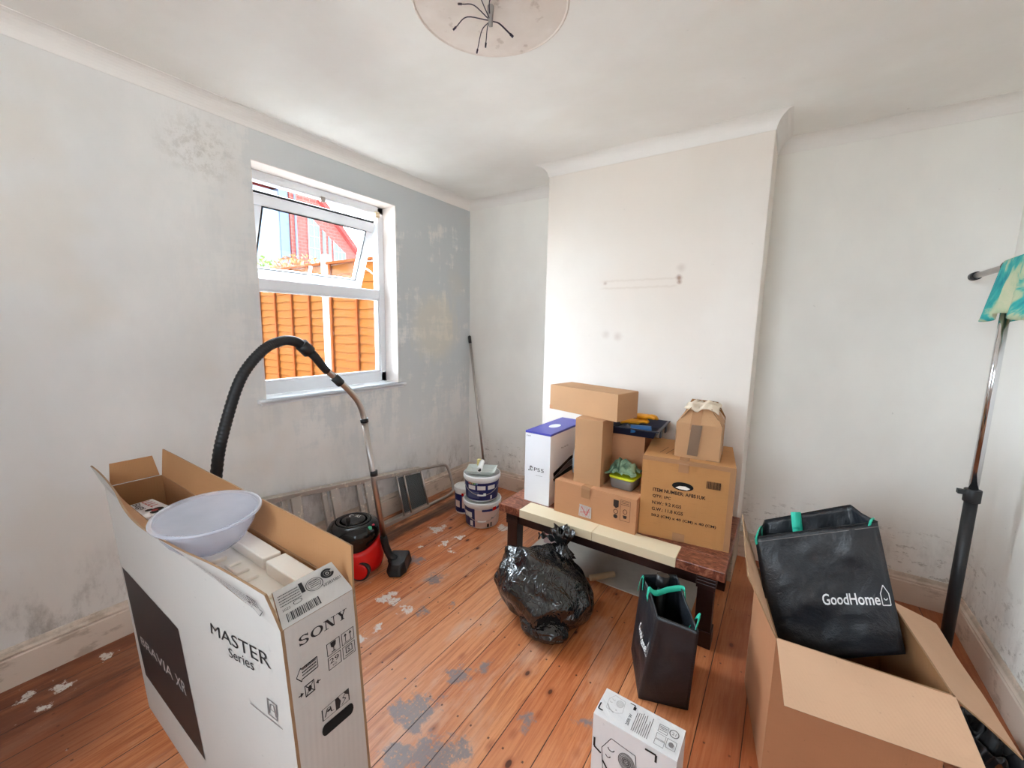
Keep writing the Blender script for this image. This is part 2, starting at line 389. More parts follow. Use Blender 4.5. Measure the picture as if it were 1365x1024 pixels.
M['render_edge'] = simple('blue_grey_cladding', (92, 100, 120), .8, var=.04, scale=.6, Specular_IOR_Level=.05)
M['far_glass'] = simple('pale_green_panes', (84, 118, 128), .2, var=.1)
M['far_bar'] = simple('white_glazing_bar', (130, 136, 140), .5)
M['roof_tile'] = simple('red_clay_tiles', (126, 56, 54), .8, Specular_IOR_Level=.05)
M['leaf'] = simple('garden_leaves', (92, 112, 44), .6, var=.4, scale=5, Specular_IOR_Level=.05)
M['leaf_red'] = simple('bronze_leaves', (130, 94, 60), .6, var=.4, scale=5, Specular_IOR_Level=.05)
M['bark'] = simple('grey_bark', (100, 84, 70), .8)
M['ground'] = simple('pale_paving', (205, 202, 196), .9, var=.2)
def m_cloth():
    s = NT('teal_and_cream_dyed_cloth'); v = s.coord()
    n = s.noise(v, 7, 4, .6, dist=.8)
    col = s.ramp(n, [(.34, lin((20, 130, 142))), (.47, lin((60, 168, 160))), (.55, lin((176, 190, 156))), (.68, lin((196, 196, 164)))])
    return s.bsdf(col, .95, 0, s.bump(s.noise(v, 120, 3), .5, .004))
M['dyed'] = m_cloth()
def m_green_cloth():
    s = NT('green_patterned_cloth'); v = s.coord()
    n = s.noise(v, 16, 4); col = s.mix(s.smooth(n, .4, .6), lin((92, 124, 100)), lin((150, 180, 150)))
    return s.bsdf(col, .9, 0, s.bump(s.noise(v, 50, 4), .5, .006))
M['green_cloth'] = m_green_cloth()
M['hole_black'] = simple('dark_void', (8, 7, 7), .9)
M['pinkish'] = simple('pink_white_card', (222, 196, 196), .6)
M['dowel'] = simple('pale_wood_dowel', (216, 190, 152), .6)

# ------------------------------------------------------------------ geometry helpers
def V(*a): return Vector(a)
class MB:
    def __init__(s): s.v = []; s.f = []; s.m = []; s.sm = []
    def add(s, verts, faces, mi=0, smooth=False):
        o = len(s.v); s.v += [Vector(p) for p in verts]
        for f in faces: s.f.append([i+o for i in f]); s.m.append(mi); s.sm.append(smooth)
        return s
    def box(s, a, b, mi=0, M_=None):
        x0, y0, z0 = a; x1, y1, z1 = b
        vs = [Vector(p) for p in ((x0, y0, z0), (x1, y0, z0), (x1, y1, z0), (x0, y1, z0), (x0, y0, z1), (x1, y0, z1), (x1, y1, z1), (x0, y1, z1))]
        if M_ is not None: vs = [M_ @ p for p in vs]
        return s.add(vs, [(0, 3, 2, 1), (4, 5, 6, 7), (0, 1, 5, 4), (1, 2, 6, 5), (2, 3, 7, 6), (3, 0, 4, 7)], mi)
    def tube(s, pts, r, n=14, mi=0, cap=True, smooth=True):
        pts = [Vector(p) for p in pts]; rs = r if isinstance(r, (list, tuple)) else [r]*len(pts)
        t0 = (pts[1]-pts[0]).normalized(); up = Vector((0, 0, 1)) if abs(t0.z) < .9 else Vector((1, 0, 0))
        nx = t0.cross(up).normalized(); vs = []
        for i, p in enumerate(pts):
            t = (pts[min(i+1, len(pts)-1)]-pts[max(i-1, 0)]).normalized()
            nx = (nx-t*nx.dot(t)).normalized(); ny = t.cross(nx)
            for k in range(n):
                a = 2*PI*k/n; vs.append(p+(nx*math.cos(a)+ny*math.sin(a))*rs[i])
        fs = [(i*n+k, i*n+(k+1) % n, (i+1)*n+(k+1) % n, (i+1)*n+k) for i in range(len(pts)-1) for k in range(n)]
        s.add(vs, fs, mi, smooth)
        if cap:
            o = len(s.v)-len(vs)
            s.f.append([o+k for k in reversed(range(n))]); s.m.append(mi); s.sm.append(False)
            s.f.append([o+(len(pts)-1)*n+k for k in range(n)]); s.m.append(mi); s.sm.append(False)
        return s
    def lathe(s, prof, n=40, c=(0, 0, 0), mi=0, smooth=True, M_=None):
        vs = []; c = Vector(c)
        for (r, z) in prof:
            for k in range(n):
                a = 2*PI*k/n; p = Vector((r*math.cos(a), r*math.sin(a), z))
                vs.append((M_ @ p if M_ is not None else p)+c)
        fs = [(i*n+k, i*n+(k+1) % n, (i+1)*n+(k+1) % n, (i+1)*n+k) for i in range(len(prof)-1) for k in range(n)]
        s.add(vs, fs, mi, smooth)
        o = len(s.v)-len(vs)
        if prof[0][0] > 1e-5: s.f.append([o+k for k in reversed(range(n))]); s.m.append(mi); s.sm.append(False)
        if prof[-1][0] > 1e-5: s.f.append([o+(len(prof)-1)*n+k for k in range(n)]); s.m.append(mi); s.sm.append(False)
        return s
    def slab(s, c, th, n=(8, 8), bulge=0.0, rough=0.0, mi=(0, 1, 2), seed=0):
        """board between 4 corners (a,b,c,d ccw seen from outside); outside mi[0], inside mi[1], cut edges mi[2]"""
        a, b, cc, d = [Vector(p) for p in c]; nu, nv = n
        nm = (b-a).cross(d-a).normalized(); out = []; inn = []
        for j in range(nv+1):
            for i in range(nu+1):
                u, v_ = i/nu, j/nv
                p = (a*(1-u)+b*u)*(1-v_)+(d*(1-u)+cc*u)*v_
                k = bulge*math.sin(PI*u)*math.sin(PI*v_)+rough*noise.noise(p*7+Vector((seed, 0, 0)))
                p = p+nm*k; out.append(p); inn.append(p-nm*th)
        g = lambda i, j: j*(nu+1)+i
        s.add(out, [(g(i, j), g(i+1, j), g(i+1, j+1), g(i, j+1)) for j in range(nv) for i in range(nu)], mi[0], True)
        s.add(inn, [(g(i, j+1), g(i+1, j+1), g(i+1, j), g(i, j)) for j in range(nv) for i in range(nu)], mi[1], True)
        rim = [g(i, 0) for i in range(nu)]+[g(nu, j) for j in range(nv)]+[g(i, nv) for i in range(nu, 0, -1)]+[g(0, j) for j in range(nv, 0, -1)]
        vs = [out[i] for i in rim]+[inn[i] for i in rim]; L = len(rim)
        s.add(vs, [(k, L+k, L+(k+1) % L, (k+1) % L) for k in range(L)], mi[2])
        return s
    def tri(s, tris, fn, mi=0):
        for poly in tris: s.add([fn(x, y) for (x, y) in poly], [tuple(range(len(poly)))], mi)
        return s
    def build(s, name, mats, parent=None, bevel=0.0, seg=2, subsurf=0, merge=False, solid=0.0):
        me = bpy.data.meshes.new(name); me.from_pydata([tuple(p) for p in s.v], [], s.f)
        mats = mats if isinstance(mats, (list, tuple)) else [mats]
        for m in mats: me.materials.append(m)
        for p, mi, sm in zip(me.polygons, s.m, s.sm): p.material_index = min(mi, len(mats)-1); p.use_smooth = sm
        if merge:
            b = bmesh.new(); b.from_mesh(me); bmesh.ops.remove_doubles(b, verts=b.verts, dist=1e-4)
            bmesh.ops.recalc_face_normals(b, faces=b.faces); b.to_mesh(me); b.free()
        me.update()
        o = bpy.data.objects.new(name, me); COL.objects.link(o)
        if parent is not None: o.parent = parent
        if solid:
            md = o.modifiers.new('s', 'SOLIDIFY'); md.thickness = solid; md.offset = 0
        if bevel:
            md = o.modifiers.new('b', 'BEVEL'); md.width = bevel; md.segments = seg; md.limit_method = 'ANGLE'; md.angle_limit = .6
        if subsurf:
            md = o.modifiers.new('u', 'SUBSURF'); md.levels = subsurf; md.render_levels = subsurf
        return o

def thing(name, label, cat, loc=(0, 0, 0), rz=0.0, group=None):
    o = bpy.data.objects.new(name, None); COL.objects.link(o); o.empty_display_size = .05
    o.location = loc; o.rotation_euler = (0, 0, rz); o['label'] = label; o['category'] = cat
    if group: o['group'] = group
    return o
def tag(o, label, cat, group=None, loc=None):
    o['label'] = label; o['category'] = cat
    if group: o['group'] = group
    if loc is not None: o.location = loc
    return o
def struct(o, label=None, cat=None):
    o['kind'] = 'structure'
    if label: o['label'] = label
    if cat: o['category'] = cat
    return o
def spline(pts, n=8):
    pts = [Vector(p) for p in pts]; q = [pts[0]*2-pts[1]]+pts+[pts[-1]*2-pts[-2]]; out = []
    for i in range(1, len(q)-2):
        for k in range(n):
            t = k/n; a, b, c, d = q[i-1], q[i], q[i+1], q[i+2]
            out.append(.5*((2*b)+(c-a)*t+(2*a-5*b+4*c-d)*t*t+(3*b-a-3*c+d)*t**3))
    out.append(pts[-1]); return out

# flat printing: 2D shapes collected as polygons, later laid onto a surface
_tc = {}
def text_polys(txt, bold=0.0):
    if (txt, bold) in _tc: return _tc[(txt, bold)]
    cu = bpy.data.curves.new('t', 'FONT'); cu.body = txt; cu.size = 1; cu.resolution_u = 3; cu.offset = bold
    ob = bpy.data.objects.new('t', cu); COL.objects.link(ob); bpy.context.view_layer.update()
    me = ob.evaluated_get(bpy.context.evaluated_depsgraph_get()).to_mesh()
    P = [[(me.vertices[i].co.x, me.vertices[i].co.y) for i in p.vertices] for p in me.polygons]
    xs = [x for p in P for x, y in p]; ys = [y for p in P for x, y in p]
    bb = (min(xs), min(ys), max(xs), max(ys))
    ob.to_mesh_clear(); bpy.data.objects.remove(ob); bpy.data.curves.remove(cu)
    _tc[(txt, bold)] = (P, bb); return _tc[(txt, bold)]
class Ink:
    def __init__(s): s.p = []
    def text(s, t, x, y, w, h, bold=0.0):
        P, (a, b, c, d) = text_polys(t, bold)
        s.p += [[(x+(px-a)/(c-a)*w, y+(py-b)/(d-b)*h) for px, py in p] for p in P]; return s
    def rect(s, x, y, w, h): s.p.append([(x, y), (x+w, y), (x+w, y+h), (x, y+h)]); return s
    def poly(s, pts): s.p.append(list(pts)); return s
    def frame(s, x, y, w, h, t):
        return s.rect(x, y, w, t).rect(x, y+h-t, w, t).rect(x, y+t, t, h-2*t).rect(x+w-t, y+t, t, h-2*t)
    def line(s, pts, t, tv=None):
        tv = tv or t
        for (x0, y0), (x1, y1) in zip(pts, pts[1:]):
            L = math.hypot(x1-x0, y1-y0) or 1; nx, ny = -(y1-y0)/L*t/2, (x1-x0)/L*tv/2
            s.p.append([(x0+nx, y0+ny), (x0-nx, y0-ny), (x1-nx, y1-ny), (x1+nx, y1+ny)])
        return s
    def arc(s, cx, cy, rx, ry, t, a0=0, a1=2*PI, n=24, ty=None):
        ty = ty or t
        for k in range(n):
            a, b = a0+(a1-a0)*k/n, a0+(a1-a0)*(k+1)/n
            s.p.append([(cx+(rx+t/2)*math.cos(a), cy+(ry+ty/2)*math.sin(a)), (cx+(rx+t/2)*math.cos(b), cy+(ry+ty/2)*math.sin(b)),
                        (cx+(rx-t/2)*math.cos(b), cy+(ry-ty/2)*math.sin(b)), (cx+(rx-t/2)*math.cos(a), cy+(ry-ty/2)*math.sin(a))])
        return s
    def disc(s, cx, cy, rx, ry, n=24):
        s.p.append([(cx+rx*math.cos(2*PI*k/n), cy+ry*math.sin(2*PI*k/n)) for k in range(n)]); return s
    def bars(s, x, y, w, h, n, seed=1, vertical=True):
        r = random.Random(seed); t = 0
        while t < 1:
            b = r.uniform(.4, 1.6)/n*.6
            if vertical: s.rect(x+w*t, y, w*min(b, 1-t), h)
            else: s.rect(x, y+h*t, w, h*min(b, 1-t))
            t += b+r.uniform(.5, 1.4)/n*.6
        return s
    def lines(s, x, y, w, h, n, seed=1, t=.3):
        """rows of tiny unreadable print"""
        r = random.Random(seed)
        for k in range(n):
            yy = y+h*(k+.5)/n; xx = x
            while xx < x+w:
                L = r.uniform(.03, .09)*w; L = min(L, x+w-xx); s.rect(xx, yy, L, h/n*t); xx += L+.015*w
        return s
    def lay(s, fn, name, mat, parent, label=None):
        o = MB().tri(s.p, fn).build(name, mat, parent)
        if label: o['label'] = label
        return o
def plane(o, r, u):
    o, r, u = Vector(o), Vector(r), Vector(u)
    return lambda x, y: o+r*x+u*y
def quadmap(a, b, c, d):
    """unit square -> quad a(0,0) b(1,0) c(1,1) d(0,1)"""
    a, b, c, d = map(Vector, (a, b, c, d))
    return lambda x, y: (a*(1-x)+b*x)*(1-y)+(d*(1-x)+c*x)*y
def sony(k):
    """the wide slab-serif maker's name in the unit square"""
    def st(x): return x*.25
    k.arc(.105, .27, .070, .215, .045, -PI*.93, PI*.5, 16, .10).arc(.105, .73, .070, .215, .045, PI*.07, PI*1.5, 16, .10)
    k.rect(.018, .04, .016, .3).rect(.176, .66, .016, .3)
    k.arc(.36, .5, .10, .44, .05, 0, 2*PI, 30, .09)
    k.rect(.50, 0, .09, .07).rect(.50, .93, .08, .07).rect(.535, .03, .018, .94)
    k.poly([(.53, 1), (.59, 1), (.72, 0), (.665, 0)]).rect(.66, .93, .09, .07).rect(.702, .0, .018, .97)
    k.rect(.77, .93, .11, .07).rect(.91, .93, .09, .07).rect(.845, 0, .09, .07).rect(.868, .03, .045, .45)
    k.poly([(.80, .96), (.855, .96), (.913, .45), (.868, .42)]).poly([(.94, .96), (.968, .96), (.908, .40), (.885, .46)])
    return k

# ------------------------------------------------------------------ room shell
b = MB(); b.box((-.3, YB-.2, -.12), (W+.2, .2, 0)); fl = struct(b.build('floor', M['floor']))
b = MB(); b.box((-.3, YB-.2, H), (W+.2, .2, H+.12)); struct(b.build('ceiling', M['ceiling']))
b = MB()
b.box((-WT, YB, -.1), (0, WY0, H)); b.box((-WT, WY1, -.1), (0, .2, H))
b.box((-WT, WY0, -.1), (0, WY1, WZ0-.02)); b.box((-WT, WY0, WZ1), (0, WY1, H))
struct(b.build('wall_left', M['wall_window'], merge=False))
# painted reveal linings
b = MB(); t = .003
b.box((-.16, WY1-t, WZ0), (-.001, WY1, WZ1)); b.box((-.16, WY0, WZ0), (-.001, WY0+t, WZ1)); b.box((-.16, WY0, WZ1-t), (-.001, WY1, WZ1))
struct(b.build('trim_1', M['reveal']))
b = MB(); b.box((0, 0, -.1), (W+.2, .2, H)); struct(b.build('wall_back', M['wall_plain']))
b = MB(); b.box((A0, -D0, -.05), (B0, .05, H)); struct(b.build('wall_chimney', M['wall_chimney'], bevel=.004))
SY0, SY1, SZ0, SZ1 = -3.75, -3.05, 1.0, 2.2
b = MB(); b.box((W, SY1, -.1), (W+.2, 0.0, H)); b.box((W, YB, -.1), (W+.2, SY0, H)); b.box((W, SY0, -.1), (W+.2, SY1, SZ0)); b.box((W, SY0, SZ1), (W+.2, SY1, H)); struct(b.build('wall_right', M['wall_plain']))
RX0, RX1, RZ0, RZ1 = .9, 2.2, 1.2, 2.25
b = MB(); b.box((0, YB-.2, -.1), (RX0, YB, H)); b.box((RX1, YB-.2, -.1), (W, YB, H)); b.box((RX0, YB-.2, RZ1), (RX1, YB, H)); b.box((RX0, YB-.2, -.1), (RX1, YB, RZ0))
struct(b.build('wall_front', M['wall_plain']))

def sweep(path, prof, name, mat):
    """prof (offset into the room, z) swept along a plan path whose room side is to the right of travel"""
    n = len(path); P = [Vector(p) for p in path]; b = MB(); rows = []
    for i in range(n):
        d0 = (P[i]-P[i-1]).normalized() if i else (P[1]-P[0]).normalized()
        d1 = (P[i+1]-P[i]).normalized() if i < n-1 else d0
        n0, n1 = Vector((d0.y, -d0.x)), Vector((d1.y, -d1.x))
        m = (n0+n1); m = m/(1+n0.dot(n1)) if (1+n0.dot(n1)) > 1e-3 else n0
        rows.append([Vector((P[i].x+m.x*o, P[i].y+m.y*o, z)) for (o, z) in prof])
    k = len(prof); vs = [v for r in rows for v in r]
    fs = [(i*k+j, (i+1)*k+j, (i+1)*k+(j+1) % k, i*k+(j+1) % k) for i in range(n-1) for j in range(k)]
    b.add(vs, fs, 0, False); b.f += [list(range(k)), list(range((n-1)*k, n*k))[::-1]]; b.m += [0, 0]; b.sm += [False, False]
    return struct(b.build(name, mat, merge=True))
cov = [(0, H+.01), (0, H-.068)]+[(.003, H-.068)]+[(.066-.062*math.cos(a), H-.068+.066*math.sin(a)) for a in [PI/2*k/8 for k in range(1, 8)]]+[(.066, H-.002), (.066, H+.01)]
sweep([(0, YB), (0, 0), (A0, 0), (A0, -D0), (B0, -D0), (B0, 0), (W, 0), (W, YB)], cov, 'trim_2', M['coving'])
sk = [(0, -.02), (.02, -.02), (.02, .118), (.016, .124), (.019, .128), (.019, .134), (.012, .142), (.009, .152), (.005, .16), (0, .16)]
sweep([(0, YB), (0, 0), (A0, 0), (A0, -.02)], sk, 'baseboard_left', M['skirting'])
sweep([(B0+.001, 0), (W, 0), (W, YB)], sk, 'baseboard_right', M['skirting'])

# hearth slab let into the floor
b = MB(); b.box((1.13, -.812, -.05), (2.13, -D0+.01, .004)); struct(b.build('floor_hearth', M['cement'], bevel=.003))

# round bare patch on the ceiling with the cut cables
CX, CY = 1.487, -1.683
b = MB(); b.lathe([(0.0001, H+.01), (.262, H+.01), (.262, H-.0015), (.257, H-.0045), (.252, H-.0015), (.0001, H-.0015)][::-1], 72, (CX, CY, 0), smooth=False)
struct(b.build('trim_3', M['patch']))
t = thing('cable_bundle', 'cut dark cables sprouting from the bare round patch in the ceiling', 'cable', (CX, CY, H))
b = MB(); b.tube([(0, 0, .02), (-.002, .0, -.03), (-.008, .012, -.055)], [.011, .010, .006]); b.build('cable_sheath', simple('grey_sheath', (150, 146, 142), .6), t)
for k, (dx, dy, dz) in enumerate(((-.113, -.046, -.05), (-.12, .08, -.052), (-.07, .065, -.055), (.025, .08, -.05), (.018, .088, -.045), (.05, -.035, -.02), (-.05, -.09, -.03), (.03, -.10, -.03))):
    s0 = V(-.004, .004, -.04)
    e = V(dx, dy, dz); mid = s0*.4+e*.6+V(random.uniform(-.015, .015), random.uniform(-.01, .01), .02)
    b = MB(); pp = spline([s0+V(0, 0, .03), s0, mid, e], 6); b.tube(pp, .0017, 8)
    dd = (pp[-1]-pp[-2]).normalized(); b.tube([e, e+dd*.014], .0032, 8)
    b.build('wire', M['wire'], t)
b = MB(); b.lathe([(.0001, -.001), (.007, -.001), (.007, .003), (.0001, .003)], 12, (CX+.12, CY+.02, H-.006)); struct(b.build('trim_4', M['dark_hole']))

# ------------------------------------------------------------------ window
win = bpy.data.objects.new('window_1', None); COL.objects.link(win); win['kind'] = 'structure'
FX0, FX1 = -.20, -.135
def bar(b, y0, z0, y1, z1, x0=FX0, x1=FX1): b.box((x0, y0, z0), (x1, y1, z1))
b = MB(); fw = .052
bar(b, WY0, WZ0, WY0+fw, WZ1); bar(b, WY1-fw, WZ0, WY1, WZ1); bar(b, WY0, WZ1-fw, WY1, WZ1); bar(b, WY0, WZ0, WY1, WZ0+.075)
b.build('window_frame', M['upvc'], win, bevel=.006)
b = MB(); bar(b, WY0+fw, 1.625, WY1-fw, 1.69); b.build('transom', M['upvc'], win, bevel=.008)
b = MB(); bar(b, WY0+fw, WZ0+.07, WY1-fw, 1.63, -.172, -.168); b.build('lower_pane', M['glass'], win)
b = MB()
for (a, c) in (((WY0+fw, WZ0+.075), (WY0+fw+.012, 1.625)), ((WY1-fw-.012, WZ0+.075), (WY1-fw, 1.625)), ((WY0+fw, WZ0+.075), (WY1-fw, WZ0+.087)), ((WY0+fw, 1.613), (WY1-fw, 1.625))):
    bar(b, a[0], a[1], c[0], c[1], -.165, -.140)
b.build('glazing_bead', M['upvc'], win, bevel=.003)
# open top-hung sash: its top has slid down on the stays, its foot swings out over the garden
sy0, sy1 = WY0+fw+.01, WY1-fw-.012
top = V(-.165, 0, 2.165); botm = V(-.355, 0, 1.712); ax = (top-botm); L = ax.length; ax.normalize(); nrm = V(-ax.z, 0, ax.x)
sm = Matrix(((nrm.x, 0, ax.x, botm.x), (0, 1, 0, 0), (nrm.z, 0, ax.z, botm.z), (0, 0, 0, 1)))
b = MB(); q = .062
for (y0, z0, y1, z1) in ((sy0, 0, sy1, q), (sy0, L-q, sy1, L), (sy0, q, sy0+q, L-q), (sy1-q, q, sy1, L-q)): b.box((-.025, y0, z0), (.03, y1, z1), 0, sm)
sash = b.build('sash', M['upvc'], win, bevel=.006)
b = MB(); b.box((.0, sy0+q-.005, q-.005), (.004, sy1-q+.005, L-q+.005), 0, sm); b.build('sash_pane', M['glass'], sash)
b = MB()
for (y0, z0, y1, z1) in ((sy0+q, q, sy1-q, q+.006), (sy0+q, L-q-.006, sy1-q, L-q), (sy1-q-.006, q, sy1-q, L-q), (sy0+q, q, sy0+q+.006, L-q)): b.box((-.027, y0, z0), (-.018, y1, z1), 0, sm)
b.box((-.0, sy0, L), (.03, sy1, L+.012), 0, sm)
b.build('gasket', M['black_matte'], sash)
b = MB(); ym = (sy0+sy1)/2-.02; b.box((-.045, ym-.03, .02), (-.025, ym+.05, .045), 0, sm); b.box((-.055, ym-.01, .03), (-.04, ym+.01, .13), 0, sm)
b.build('handle', M['upvc'], sash, bevel=.004)
b = MB()
for yy in (sy0-.004, sy1+.004):
    b.tube([(-.165, yy, 1.80), (-.29, yy, 1.86)], .006, 6); b.tube([(-.165, yy, 2.2), (-.26, yy, 1.93)], .006, 6)
b.build('stay', M['steel'], win)
b = MB(); b.box((-.14, -1.32, 2.205), (-.125, -1.29, 2.235)); b.build('keep', M['steel'], win)
b = MB(); b.box((-.145, WY1-.075, 2.2), (-.12, WY1-.04, 2.24)); b.build('frame_clip', simple('aged_cream_plastic', (226, 208, 176), .5), win, bevel=.004)
# sill board with rounded nosing
b = MB(); prof = [(-.14, WZ0-.022), (-.14, WZ0)]+[(.022+.011*math.cos(a), WZ0-.011+.011*math.sin(a)) for a in [PI/2-PI*k/8 for k in range(9)]]
y0, y1 = WY0+.001, WY1-.001
n = len(prof)
def ext(b, prof, y0, y1):
    n = len(prof); vs = [(x, y0, z) for x, z in prof]+[(x, y1, z) for x, z in prof]
    b.add(vs, [(i, (i+1) % n, n+(i+1) % n, n+i) for i in range(n)]+[tuple(reversed(range(n))), tuple(range(n, 2*n))])
ext(b, prof, y0, y1)
ext(b, [(.0, WZ0-.022), (.0, WZ0)]+prof[2:], WY0-.045, WY1+.05)
ext(b, [(.0, WZ0-.036), (.0, WZ0-.022), (.014, WZ0-.022), (.010, WZ0-.036)], WY0-.03, WY1+.035)
b.build('window_sill', M['upvc'], win)

# unseen window added in the side wall to bring in extra daylight
w2 = bpy.data.objects.new('window_added_side', None); COL.objects.link(w2); w2['kind'] = 'structure'
b = MB(); f2 = .055
for (y0, z0, y1, z1) in ((SY0, SZ0, SY0+f2, SZ1), (SY1-f2, SZ0, SY1, SZ1), (SY0, SZ1-f2, SY1, SZ1), (SY0, SZ0, SY1, SZ0+f2)):
    b.box((W+.08, y0, z0), (W+.14, y1, z1))
b.build('window_frame', M['upvc'], w2)
b = MB(); b.box((W+.108, SY0+f2, SZ0+f2), (W+.112, SY1-f2, SZ1-f2)); b.build('window_pane', M['glass'], w2)

# unseen wide window added behind the camera for more daylight
w3 = bpy.data.objects.new('window_added_rear', None); COL.objects.link(w3); w3['kind'] = 'structure'
b = MB(); f2 = .06
for (x0, z0, x1, z1) in ((RX0, RZ0, RX0+f2, RZ1), (RX1-f2, RZ0, RX1, RZ1), (RX0, RZ1-f2, RX1, RZ1), (RX0, RZ0, RX1, RZ0+f2), ((RX0+RX1)/2-.04, RZ0, (RX0+RX1)/2+.04, RZ1)):
    b.box((x0, YB-.14, z0), (x1, YB-.07, z1))
b.build('window_frame', M['upvc'], w3)
b = MB(); b.box((RX0+f2, YB-.108, RZ0+f2), (RX1-f2, YB-.104, RZ1-f2)); b.build('window_pane', M['glass'], w3)

def kids(o):
    r = []
    for c in list(bpy.data.objects):
        if c.parent == o: r += [c]+kids(c)
    return r
def settle(t):
    """children were modelled in room coordinates: re-express them about the thing's own origin"""
    T = Matrix.Translation(-Vector(t.location))
    for c in kids(t):
        if c.type == 'MESH' and c.data.users == 1: c.data.transform(T)

# ------------------------------------------------------------------ big television carton
tv = thing('television_carton', 'tall open white television carton holding a plastic bowl and foam', 'box', (1.12, -2.49, 0))
TX0, TX1, TH = .553, 1.693, .875
def sh(x, y, z): return Vector((x, y+.045*(1-min(z, TH)/TH)*(1 if z < TH else 0), z))
YN, YF = -2.568, -2.412
WB = ('white_card', 'card_in', 'card_edge'); WBm = [M[k] for k in WB]
b = MB()
b.slab((sh(TX0, YN, 0), sh(TX1, YN, 0), sh(TX1, YN, TH), sh(TX0, YN, TH)), .006, (12, 10), 0, 0)
b.slab((sh(TX1, YN+.006, 0), sh(TX1, YF-.006, 0), sh(TX1, YF-.006, TH), sh(TX1, YN+.006, TH)), .006, (4, 10))
b.slab((sh(TX1, YF, 0), sh(TX0, YF, 0), sh(TX0, YF, TH), sh(TX1, YF, TH)), .006, (12, 10))
b.slab((sh(TX0, YF-.006, 0), sh(TX0, YN+.006, 0), sh(TX0, YN+.006, TH), sh(TX0, YF-.006, TH)), .006, (4, 10))
b.slab((sh(TX0, YN, 0), sh(TX0, YF, 0), sh(TX1, YF, 0), sh(TX1, YN, 0)), .006, (2, 2))
b.build('carton_wall', WBm, tv)
# flaps, folded up from the rim; the near one is pushed out by the bowl
def bowed(p): return V(p.x, p.y-.050*math.exp(-((p.x-1.12)/.36)**2)*max(0, (p.z-TH)/.06), p.z)
b = MB(); b.slab((V(TX0+.004, YN, TH), V(TX1, YN, TH), V(1.662, -2.571, .941), V(.42, -2.574, .925)), .005, (30, 5), .002, .002); b.v = [bowed(p) for p in b.v]; nf = b.build('flap', WBm, tv)
b = MB(); b.slab((V(TX1, YF, TH), V(TX0+.004, YF, TH), V(.50, -2.388, .956), V(1.668, -2.394, .957)), .005, (20, 4), .004, .004); b.build('flap', WBm, tv)
b = MB(); b.slab((V(TX0-.0, YF-.012, TH+.002), V(TX0-.0, YN+.012, TH+.002), V(TX0-.030, YN+.022, .945), V(TX0-.030, YF-.02, .945)), .005, (8, 4), .004, .003); b.build('flap', WBm, tv)
EF = (V(TX1, YN+.004, TH+.001), V(TX1, YF-.004, TH+.001), V(1.645, YF-.022, .930), V(1.650, YN+.010, .930))
b = MB(); b.slab(EF, .005, (8, 6), .002, .0); ef = b.build('flap', WBm, tv)
# printing on the long face
fn = lambda x, z: sh(x, YN-.0009, z)
Ink().poly([(.575, .59), (1.085, .59), (1.12, .17), (.605, .17)]).lay(fn, 'printed_panel', M['panel_ink'], tv, 'black printed panel with maker slogan')
fn2 = quadmap(sh(.64, YN-.0016, .318), sh(1.055, YN-.0016, .352), sh(1.06, YN-.0016, .396), sh(.64, YN-.0016, .348))
Ink().text('BRAVIA', 0, 0, .74, 1).lay(fn2, 'slogan_lettering', M['pale_ink'], tv); Ink().text('XR', .80, 0, .2, 1).lay(fn2, 'slogan_lettering', M['pale_ink'], tv)
Ink().text('MASTER', 0, 0, 1, 1).lay(quadmap(sh(1.338, YN-.001, .700), sh(1.636, YN-.001, .764), sh(1.633, YN-.001, .797), sh(1.342, YN-.001, .730)), 'series_lettering', M['ink'], tv)
Ink().text('Series', 0, 0, 1, 1).lay(quadmap(sh(1.43, YN-.001, .684), sh(1.556, YN-.001, .716), sh(1.556, YN-.001, .743), sh(1.43, YN-.001, .708)), 'series_lettering', M['ink'], tv)
k = Ink(); k.frame(.6, .1, .36, .8, .05).line([(.66, .2), (.72, .7), (.84, .75), (.9, .25)], .04).line([(.7, .45), (.88, .45)], .03).rect(-.1, -.12, 1.2, .04)
k.lay(quadmap(sh(1.52, YN-.001, .615), sh(1.64, YN-.001, .637), sh(1.645, YN-.001, .69), sh(1.525, YN-.001, .668)), 'scan_instruction_print', M['grey_ink'], tv)
NFq = quadmap(V(TX0+.004, YN-.001, TH), V(TX1, YN-.001, TH), V(1.662, -2.572, .941), V(.42, -2.575, .925))
def nfm(x, y):
    p = NFq(x, y); p = p.copy(); kk = .004*math.sin(PI*x)*math.sin(PI*y)+.004
    return bowed(p)+V(0, -1, -.1)*.0035
k = Ink()
for j in range(6): k.lines(.10+j*.142, .20, .128, .42, 5, 11+j, .34)
k.lay(nfm, 'small_print', M['grey_ink'], tv)
Ink().line([(.935, .62), (.935, .40), (.925, .40), (.948, .12), (.972, .40), (.962, .40), (.962, .62), (.935, .62)], .0018, .03).lines(.94, .36, .018, .22, 3, 5, .5).lay(nfm, 'arrow_print', M['ink'], tv)
